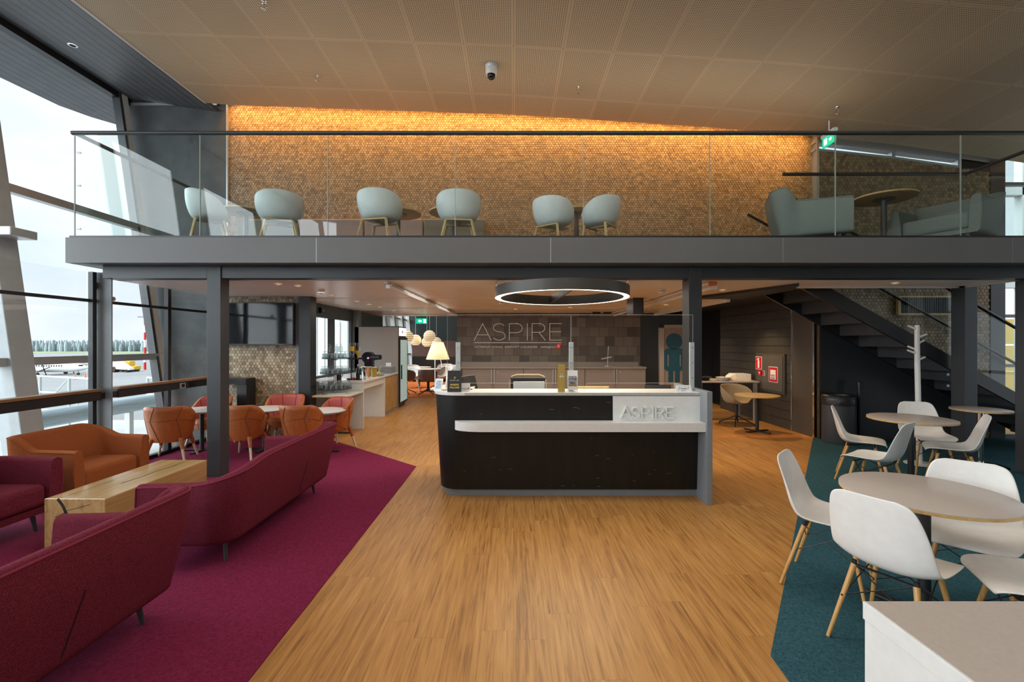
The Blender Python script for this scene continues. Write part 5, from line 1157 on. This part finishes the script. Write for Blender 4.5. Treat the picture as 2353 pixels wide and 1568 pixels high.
for y in (-.12,-.06,.2,.27,.33): k_.box(.313,.315,y,y+.035,1.835,1.875)
k_.build('lettering', M['mid_grey'], hd)
# ================================================================ SIDE CORRIDOR
lt_ = thing('long_table', 'long table holding dishes in the side corridor', 'table', (4.35,9.55,0)); bx('tabletop', M['top_lam'], -.62, .62, -.35, .45, .78, .81, lt_, bevel=.003); bx('edge_band', M['black'], -.625, .625, -.355, .455, .775, .782, lt_)
for x in (-.56,.56):
    for y in (-.3,.4): bx('leg', M['alu'], x-.03, x+.03, y-.03, y+.03, 0, .775, lt_)
for lb, x, y, m in (('black serving dish at the end of the long corridor table', 3.95,9.45,'black'), ('white serving dish beside the black dish', 4.32,9.36,'white_lam')):
    t = thing('serving_dish', lb, 'dish', (x,y,.811)); MB().lathe([(0,0),(.09,0),(.15,.07),(.16,.075),(.14,.065),(.08,.01),(0,.01)], 24, cap=False).build('bowl', M[m], t, smooth=True); MB().cyl((-.02,0,.012),(.05,.02,.10),.006,None,6).build('spoon', M['chrome'], t)
wb_ = thing('paper_carton', 'white carton on the long corridor table', 'box', (4.78,9.6,.811)); bx('carton', M['white_paint'], -.16, .16, -.14, .2, 0, .13, wb_, bevel=.003); MB().prism([(-.16,0),(-.24,.01),(-.28,.06),(-.22,.11),(-.16,.13)], -.13, .1, 'y').build('crumpled_paper', M['white_print'], wb_)
fc = thing('fire_cabinet', 'grey fire hose cabinet with red signs set in the board wall', 'fire cabinet', (5.035,0,0))
bx('frame', M['dark_panel'], -.03, .0, 8.41, 9.41, .63, 1.38, fc, bevel=.004); dn = bx('door', mat('cabinet_grey', (.095,.088,.078), .4), -.04, -.03, 8.46, 9.15, .67, 1.34, fc, bevel=.003); dn2 = bx('door', M['dark_panel'], -.04, -.03, 9.16, 9.37, .67, 1.34, fc, bevel=.003)
s1 = bx('sign', M['white_print'], -.046, -.041, 9.15, 9.38, 1.05, 1.31, fc); bx('red_field', M['red'], -.048, -.046, 9.16, 9.37, 1.06, 1.30, s1)
MB().prism([(9.235,1.08),(9.295,1.08),(9.295,1.22),(9.285,1.235),(9.245,1.235),(9.235,1.22)], -.05, -.048, 'x').prism([(9.25,1.235),(9.28,1.235),(9.28,1.265),(9.25,1.265)], -.05, -.048, 'x').prism([(9.24,1.26),(9.275,1.265),(9.33,1.235),(9.335,1.25),(9.275,1.285),(9.24,1.275)], -.05, -.048, 'x').build('extinguisher_symbol', M['white_print'], s1)
s2 = bx('sign', M['white_print'], -.046, -.041, 8.60, 8.90, .83, 1.13, fc); bx('red_field', M['red'], -.048, -.046, 8.61, 8.89, .84, 1.12, s2); bx('notice', M['white_print'], -.05, -.048, 8.66, 8.84, .89, 1.07, s2)
k_ = MB()
for z in (.965,.945): k_.box(-.051,-.05,8.68,8.82,z,z+.010)
for y in (8.69,8.73,8.78): k_.box(-.051,-.05,y,y+.03,.90,.925)
k_.build('small_print', M['black'], s2)
a1 = bx('alarm_box', M['red'], -.06, -.04, 9.17, 9.26, .93, 1.03, fc, bevel=.003); bx('button', M['white_print'], -.064, -.06, 9.195, 9.225, .97, 1.0, a1); a2 = bx('latch', M['alu'], -.055, -.04, 9.02, 9.12, .93, 1.04, fc, bevel=.003); bx('red_lever', M['red'], -.06, -.055, 9.065, 9.11, .945, 1.03, a2)
# bin, belt post, coat stand
bn = thing('rubbish_bin', 'round black rubbish bin lined with a black bag', 'bin', (5.18,7.25,.006)); MB().lathe([(0,0),(.225,0),(.23,.02),(.23,.69),(.22,.70),(0,.70)], 40, cap=False).build('body', M['anthracite'], bn, smooth=True); MB().lathe([(.233,.60),(.236,.63),(.238,.70),(.232,.72),(.20,.72)], 40, cap=False).build('bag', M['bag'], bn, smooth=True); MB().lathe([(.235,.715),(.236,.745),(.215,.765),(.17,.755),(.165,.70),(.235,.715)], 40, cap=False).build('lid_ring', M['black_steel'], bn, smooth=True); MB().lathe([(0,.60),(.165,.66)], 32, cap=False).build('inner_liner', M['bag'], bn)
bp_ = thing('barrier_post', 'black belt barrier post against the black wall', 'post', (5.57,7.33,.006)); MB().lathe([(0,0),(.145,0),(.145,.012),(.04,.03),(0,.03)], 28, cap=False).build('base', M['black'], bp_, smooth=True); MB().cyl((0,0,.03),(0,0,.86),.033,None,18).build('pole', M['black'], bp_, smooth=True); MB().lathe([(0,.85),(.036,.85),(.036,.96),(.03,.965),(0,.965)], 20, cap=False).build('belt_head', M['black'], bp_, smooth=True); bx('belt_clip', M['black'], .03, .055, -.02, .02, .88, .95, bp_)
cs = thing('coat_stand', 'white coat stand with short pegs', 'coat stand', (fX(2113,5.97),5.97,.006))
MB().lathe([(0,0),(.165,0),(.165,.008),(.03,.014),(0,.014)], 32, cap=False).build('base', M['white_paint'], cs, smooth=True); MB().cyl((0,0,.01),(-.03,0,1.33),.033,.030,20).build('pole', M['white_paint'], cs, smooth=True)
MB().cyl((-.03,0,1.33),(-.035,0,1.82),.030,.027,20).build('pole_top', M['white_lam'], cs, smooth=True)
for z, a in ((1.80,180),(1.69,-10),(1.61,10),(1.53,100),(1.48,175),(1.39,5)):
    c_, s__ = math.cos(R(a)), math.sin(R(a)); MB().cyl((-.035,0,z-.035),(-.035+.115*c_,.115*s__,z+.01),.017,.012,10).build('peg', M['white_lam'], cs, smooth=True)
# ================================================================ OUTSIDE
GZ = -6.6
struct(MB().box(-700,400,21,330,GZ-.3,GZ).box(-700,-14,-60,21,GZ-.3,GZ).build('ground', mat('concrete_apron', (.21,.215,.22), .9, var=.12, scale=.08)), 'grey concrete airport apron')
gs = MB().box(-900,600,330,520,GZ-.3,GZ+.05).build('grass_field', mat('airfield_grass', (.20,.24,.13), .95, var=.15, scale=.05)); stuff(gs, 'pale grass strip beyond the apron', 'grass')
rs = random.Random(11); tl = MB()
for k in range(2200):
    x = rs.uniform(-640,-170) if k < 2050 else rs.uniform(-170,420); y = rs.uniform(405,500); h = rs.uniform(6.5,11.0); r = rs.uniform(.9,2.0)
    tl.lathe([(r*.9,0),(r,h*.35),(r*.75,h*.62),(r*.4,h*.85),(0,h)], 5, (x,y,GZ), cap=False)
stuff(tl.build('treeline', mat('hazy_conifers', (.29,.35,.37), .95, var=.25, scale=.06), smooth=True, angle=80), 'hazy line of trees along the horizon', 'trees')  # distance haze mixed into the tree colour
# lower roof, railing and duct just outside
struct(bx('roof', mat('pale_roof', (.36,.37,.365), .85, var=.15, scale=.6), -16, -6.3, 2, 13, -.9, -.62), 'pale flat roof just below the window')
dct = thing('roof_duct', 'grey-blue insulated duct running along the lower roof', 'duct', (-7.6,0,.36)); MB().cyl((0,1.5,0),(0,11.5,0),.145,None,24).build('pipe', mat('duct_blue', (.30,.39,.43), .45, .2, var=.15, scale=6, stretch=(1,.3,4)), dct, smooth=True)
for y in (3,6,9): bx('support', M['galv'], -.05, .05, y-.05, y+.05, -.98, -.1, dct)
dp = tag(bx('drain_cover', mat('rusty_cover', (.25,.15,.10), .8), -9.1, -8.7, 8.4, 8.8, -.62, -.60), 'rusty hatch on the flat roof', 'hatch')
def railing(label, p0, p1, n):
    t = thing('roof_railing', label, 'railing', (p0[0],p0[1],-.62)); dx, dy = p1[0]-p0[0], p1[1]-p0[1]
    for z in (1.35,.95,.5): MB().cyl((0,0,z),(dx,dy,z),.028,None,8).build('rail', M['galv'], t)
    for k in range(n+1): MB().cyl((dx*k/n,dy*k/n,0),(dx*k/n,dy*k/n,1.35),.03,None,8).build('post', M['galv'], t)
    d_ = MB()
    for k in range(n): d_.cyl((dx*k/n,dy*k/n,.5),(dx*(k+1)/n,dy*(k+1)/n,1.35),.018,None,6)
    d_.build('brace', M['galv'], t)
railing('galvanised roof railing left of the grey glass column', (-13.4,12.2), (-9.6,10.6), 3); railing('galvanised roof railing right of the grey glass column', (-9.0,11.2), (-7.2,9.9), 2)
# parked turboprop airliner
wp = mat('aircraft_white', (.82,.83,.84), .35)
ap = thing('airliner', 'white twin turboprop airliner parked on the apron', 'airplane', (-106,114,GZ+1.95)); pr_ = [(0,0),(.35,.12),(1.6,.65),(3.2,1.02),(5.0,1.18),(19,1.18),(23.5,.7),(26,.2),(26.3,0)]
f_ = MB(); f_.M = Matrix.Translation((0,0,0)) @ Matrix.Rotation(R(-90),4,'Y'); f_.lathe([(r,z) for z, r in pr_], 24, cap=False); f_.build('fuselage', wp, ap, smooth=True)
fw = MB()
for k in range(26): fw.box(-6.2-k*.62,-5.95-k*.62,-1.19,-1.10,.22,.56)
fw.build('cabin_windows', M['screen'], ap); MB().box(-2.3,-1.5,-.72,.72,.35,.66).build('cockpit_window', M['screen'], ap)
for s in (1,-1):
    MB().prism([(-9.6,s*.8),(-12.2,s*.8),(-11.6,s*11.5),(-10.6,s*11.5)], -.75, -.5).build('wing', wp, ap); e_ = MB(); e_.M = Matrix.Translation((-8.0,s*3.5,-.35)) @ Matrix.Rotation(R(-90),4,'Y'); e_.lathe([(0,0),(.35,.3),(.52,1.0),(.52,2.6),(.25,4.4),(0,4.5)], 16, cap=False); eo = e_.build('engine', wp, ap, smooth=True)
    p_ = MB()
    for k in range(4): a = R(20+90*k); p_.obox((-7.95,s*3.5,-.35),(-7.95,s*3.5+1.6*math.cos(a),-.35+1.6*math.sin(a)),.22,.05,up=(1,0,0))
    p_.build('propeller', M['black'], eo); MB().cyl((-9.6,s*3.5,-1.95),(-9.6,s*3.5,-.6),.1,None,8).build('landing_leg', M['mid_grey'], ap); MB().cyl((-9.6,s*3.5-.2,-1.58),(-9.6,s*3.5+.2,-1.58),.38,None,16).build('wheel', M['rubber'], ap); MB().prism([(-23.6,s*.3),(-25.4,s*.3),(-25.2,s*4.2),(-24.4,s*4.2)], .5, .62).build('tailplane', wp, ap)
MB().prism([(-21.5,.8),(-25.8,.6),(-26.6,5.2),(-25.0,5.2)], -.12, .12, 'y').build('tail_fin', wp, ap); MB().cyl((-3.0,0,-1.95),(-3.0,0,-.8),.08,None,8).build('landing_leg', M['mid_grey'], ap); MB().cyl((-3.0,-.15,-1.65),(-3.0,.15,-1.65),.3,None,14).build('wheel', M['rubber'], ap)
# mast, tower, vehicles
def banded(t, x0, z0, z1, r0, r1, n, part='band'):
    for k in range(n): MB().cyl((0,0,z0+(z1-z0)*k/n),(0,0,z0+(z1-z0)*(k+1)/n),r0+(r1-r0)*k/n,r0+(r1-r0)*(k+1)/n,10).build(part, M['red'] if k % 2 == 0 else M['white_print'], t)
x = fX(333,136); ms = thing('light_mast', 'red and white banded apron floodlight mast', 'mast', (x,136,GZ)); banded(ms,0,0,15.6,.34,.26,7); bx('lamp_bar', M['mid_grey'], -2, 2, -.3, .3, 15.6, 16.0, ms)
x = fX(341,420); tw = thing('radar_tower', 'distant red and white tower behind the trees', 'tower', (x,420,GZ)); banded(tw,0,0,11,1.4,1.3,6); MB().cyl((0,0,11),(0,0,13.4),1.9,2.7,16).build('cabin', M['white_print'], tw); MB().cyl((0,0,13.4),(0,0,15),2.7,1.5,16).build('cabin_roof', M['red'], tw)
x = fX(281,125); sv = thing('boarding_stairs', 'white mobile boarding stairs on the apron', 'vehicle', (x,125,GZ)); MB().prism([(-2.6,1.0),(2.6,.6),(2.6,1.0),(-1.4,3.6),(-2.6,3.6)], -.8, .8, 'y').build('stair_body', wp, sv)
for s in (-1.8,1.8): MB().cyl((s,-.9,.4),(s,.9,.4),.4,None,12).build('wheel', M['rubber'], sv)
x = fX(312,130); yv = thing('tow_truck', 'yellow airport tow truck on the apron', 'vehicle', (x,128,GZ)); bx('body', M['yellow'], -2.6, 2.4, -1, 1, .5, 1.6, yv, bevel=.2); bx('cab', M['yellow'], -1.6, .8, -.95, .95, 1.6, 3.0, yv, bevel=.2)
for s in (-1.6,1.5): MB().cyl((s,-1.05,.5),(s,1.05,.5),.5,None,12).build('wheel', M['rubber'], yv)
x = fX(341,120); rv = thing('service_cart', 'red and white apron service cart beside the mast', 'vehicle', (x,127,GZ)); bx('box', M['red'], -1.0, .7, -.8, .8, .5, 4.2, rv); bx('panel', M['white_print'], .7, 1.8, -.8, .8, .5, 4.4, rv); bx('chassis', M['red'], -3.2, 2.2, -.8, .8, .3, .8, rv)
for k, (px, y) in enumerate(((172,100),(196,104))):
    t = thing('traffic_cone', ('orange cone under the airliner nose','orange cone behind the propeller')[k], 'cone', (fX(px,y),y,GZ)); MB().cyl((0,0,0),(0,0,.05),.35,None,4).build('base', M['red'], t); MB().cyl((0,0,.05),(0,0,1.1),.25,.05,12).build('cone', emit('cone_orange', (1,.25,.03), .05, (.9,.2,.04)), t)
# yellow boards seen through the end window
yb = thing('site_hoarding', 'yellow boards outside the end window', 'hoarding', (11.2,10.6,-.3)); 
for k in range(4): bx('board', M['yellow_board'], -.3, 1.9, 0, .1, -.0+k*.62, .58+k*.62, yb)
struct(bx('ground', M['concrete'], 7.4, 40, 8.0, 20.9, -.6, -.3), 'paved yard outside the end window')
tr2 = thing('steel_truss', 'pale steel lattice outside the end window', 'truss', (0,9.4,0)); t_ = MB()
MB().obox((9.3,0,2.8),(11.6,0,2.8),.16,.16).obox((9.3,0,4.7),(11.6,0,4.7),.16,.16).build('chord', M['white_paint'], tr2); MB().obox((9.4,0,4.7),(10.6,0,2.8),.12,.12).obox((10.6,0,2.8),(11.4,0,4.7),.12,.12).obox((10.5,0,-.3),(10.5,0,5.4),.16,.16).build('brace', M['white_paint'], tr2)
# ================================================================ LIGHT
w = bpy.data.worlds.new('world'); sc.world = w; w.use_nodes = True
nt = w.node_tree; nt.nodes.clear(); L = nt.links.new
out = nd(nt, 'ShaderNodeOutputWorld'); bg = nd(nt, 'ShaderNodeBackground', i_Strength=WORLD)
tc = nd(nt, 'ShaderNodeTexCoord'); mp = nd(nt, 'ShaderNodeMapping'); mp.inputs['Scale'].default_value = (1.5, 1.5, 4.0); L(tc.outputs['Generated'], mp.inputs[0])
n = nd(nt, 'ShaderNodeTexNoise', i_Scale=1.6, i_Detail=7.0, i_Roughness=.55); L(mp.outputs[0], n.inputs['Vector'])
L(ramp(nt, n.outputs[0], [(.36, (.74,.85,.96)), (.58, (.93,.97,1.0))]), bg.inputs[0]); L(bg.outputs[0], out.inputs[0])
def area(name, loc, rot, sx, sy, e, c):
    d = bpy.data.lights.new(name, 'AREA'); d.shape = 'RECTANGLE'; d.size = sx; d.size_y = sy; d.energy = e; d.color = c
    o = bpy.data.objects.new(name, d); col.objects.link(o); o.location = loc; o.rotation_euler = rot; return o
def spot(name, loc, e, c, ang=100, blend=.6, size=.05):
    d = bpy.data.lights.new(name, 'SPOT'); d.energy = e; d.color = c; d.spot_size = R(ang); d.spot_blend = blend; d.shadow_soft_size = size
    o = bpy.data.objects.new(name, d); col.objects.link(o); o.location = loc; return o
def point(name, loc, e, c, size=.05):
    d = bpy.data.lights.new(name, 'POINT'); d.energy = e; d.color = c; d.shadow_soft_size = size
    o = bpy.data.objects.new(name, d); col.objects.link(o); o.location = loc; return o
# cove light washing the hexagon wall, hidden above the ceiling edge
xs = [-4.75, -2.4, 0, 2.4, 4.95]
for a, b in zip(xs, xs[1:]):
    za, zb = prof(a), prof(b); tl_ = math.atan2(za-zb, b-a); wd = math.hypot(b-a, za-zb)
    o = area('cove_light', ((a+b)/2, YC+.06, (za+zb)/2+.42), (R(15), tl_, 0), wd, .05, COVE*(b-a), (1, .46, .11)); o.data.spread = R(56)
    o = area('cove_light', ((a+b)/2, YC+.10, (za+zb)/2+.10), (R(35), tl_, 0), wd, .05, COVE*.16*(b-a), (1, .44, .10))
# soft daylight from the bright side of the overcast sky, through the glass facade
d = bpy.data.lights.new('overcast_sun', 'SUN'); d.energy = SUN; d.angle = R(110); d.color = (.86, .94, 1.0)
o = bpy.data.objects.new('overcast_sun', d); col.objects.link(o); o.rotation_euler = Vector((-.80, -.34, .48)).to_track_quat('Z', 'Y').to_euler()
WARM = (1, .66, .33)
sc.view_settings.view_transform = 'Standard'; sc.view_settings.look = 'None'; sc.view_settings.exposure = EXPO; sc.view_settings.gamma = 1
sc.view_settings.use_curve_mapping = False
cy = sc.cycles
cy.max_bounces = 7; cy.diffuse_bounces = 4; cy.glossy_bounces = 3; cy.transmission_bounces = 4; cy.transparent_max_bounces = 24
cy.caustics_reflective = False; cy.caustics_refractive = False; cy.sample_clamp_indirect = 4.0
cy.use_adaptive_sampling = True; cy.adaptive_threshold = .02; cy.use_denoising = True
try: cy.denoiser = 'OPENIMAGEDENOISE'
except Exception: pass
# recessed and hanging lamps
for x, y, e in DOWN: spot('downlight_beam', (x, y, 2.36), e, WARM if x > 2.5 else (1,.76,.5), 115, .7)
point('lamp_glow', (fX(1006,4.95), 4.95, 1.53), 3.5, (1,.72,.4), .04)
o = area('ring_glow', (RING[0], RING[1], RING[2]-.02), (0,0,0), 1.5, 1.5, 26, (1,.85,.62)); o.data.shape = 'DISK'

# unseen fill lights added to lift the dark interior; none has a fixture
area('lounge_fill', (.6, 3.7, 5.0), (R(-12),0,0), 9.0, 1.2, 80, (1,.94,.85))  # added fill shining down on the lounge floor
area('ceiling_fill', (-.5, -1.8, 3.0), (R(180),0,0), 9.0, 4.0, 105, (1,.96,.90))  # added fill shining up to brighten the perforated ceiling
area('rear_fill', (1.0, -4.6, 3.2), (R(90),0,0), 9.0, .9, 34, (.84,.93,1.0))  # added frontal fill from behind the viewer
area('gallery_fill', (0, 6.2, 4.1), (R(180),0,0), 9.0, .8, 16, (1,.93,.82))  # added upward fill over the gallery
for y in (7.2, 9.6): area('under_gallery_fill', (-.5, y, 2.34), (0,0,0), 5.0, 1.4, 18, (1,.94,.86))  # added fill under the low ceiling, no light panel there
for x, y, e in ((-.6,11.0,24),(.9,11.0,24),(2.4,11.0,16),(4.25,10.9,34)): spot('downlight_beam', (x, y, 2.355), e, (1,.80,.58), 110, .8)  # wash spots added to brighten the slate wall and washroom door
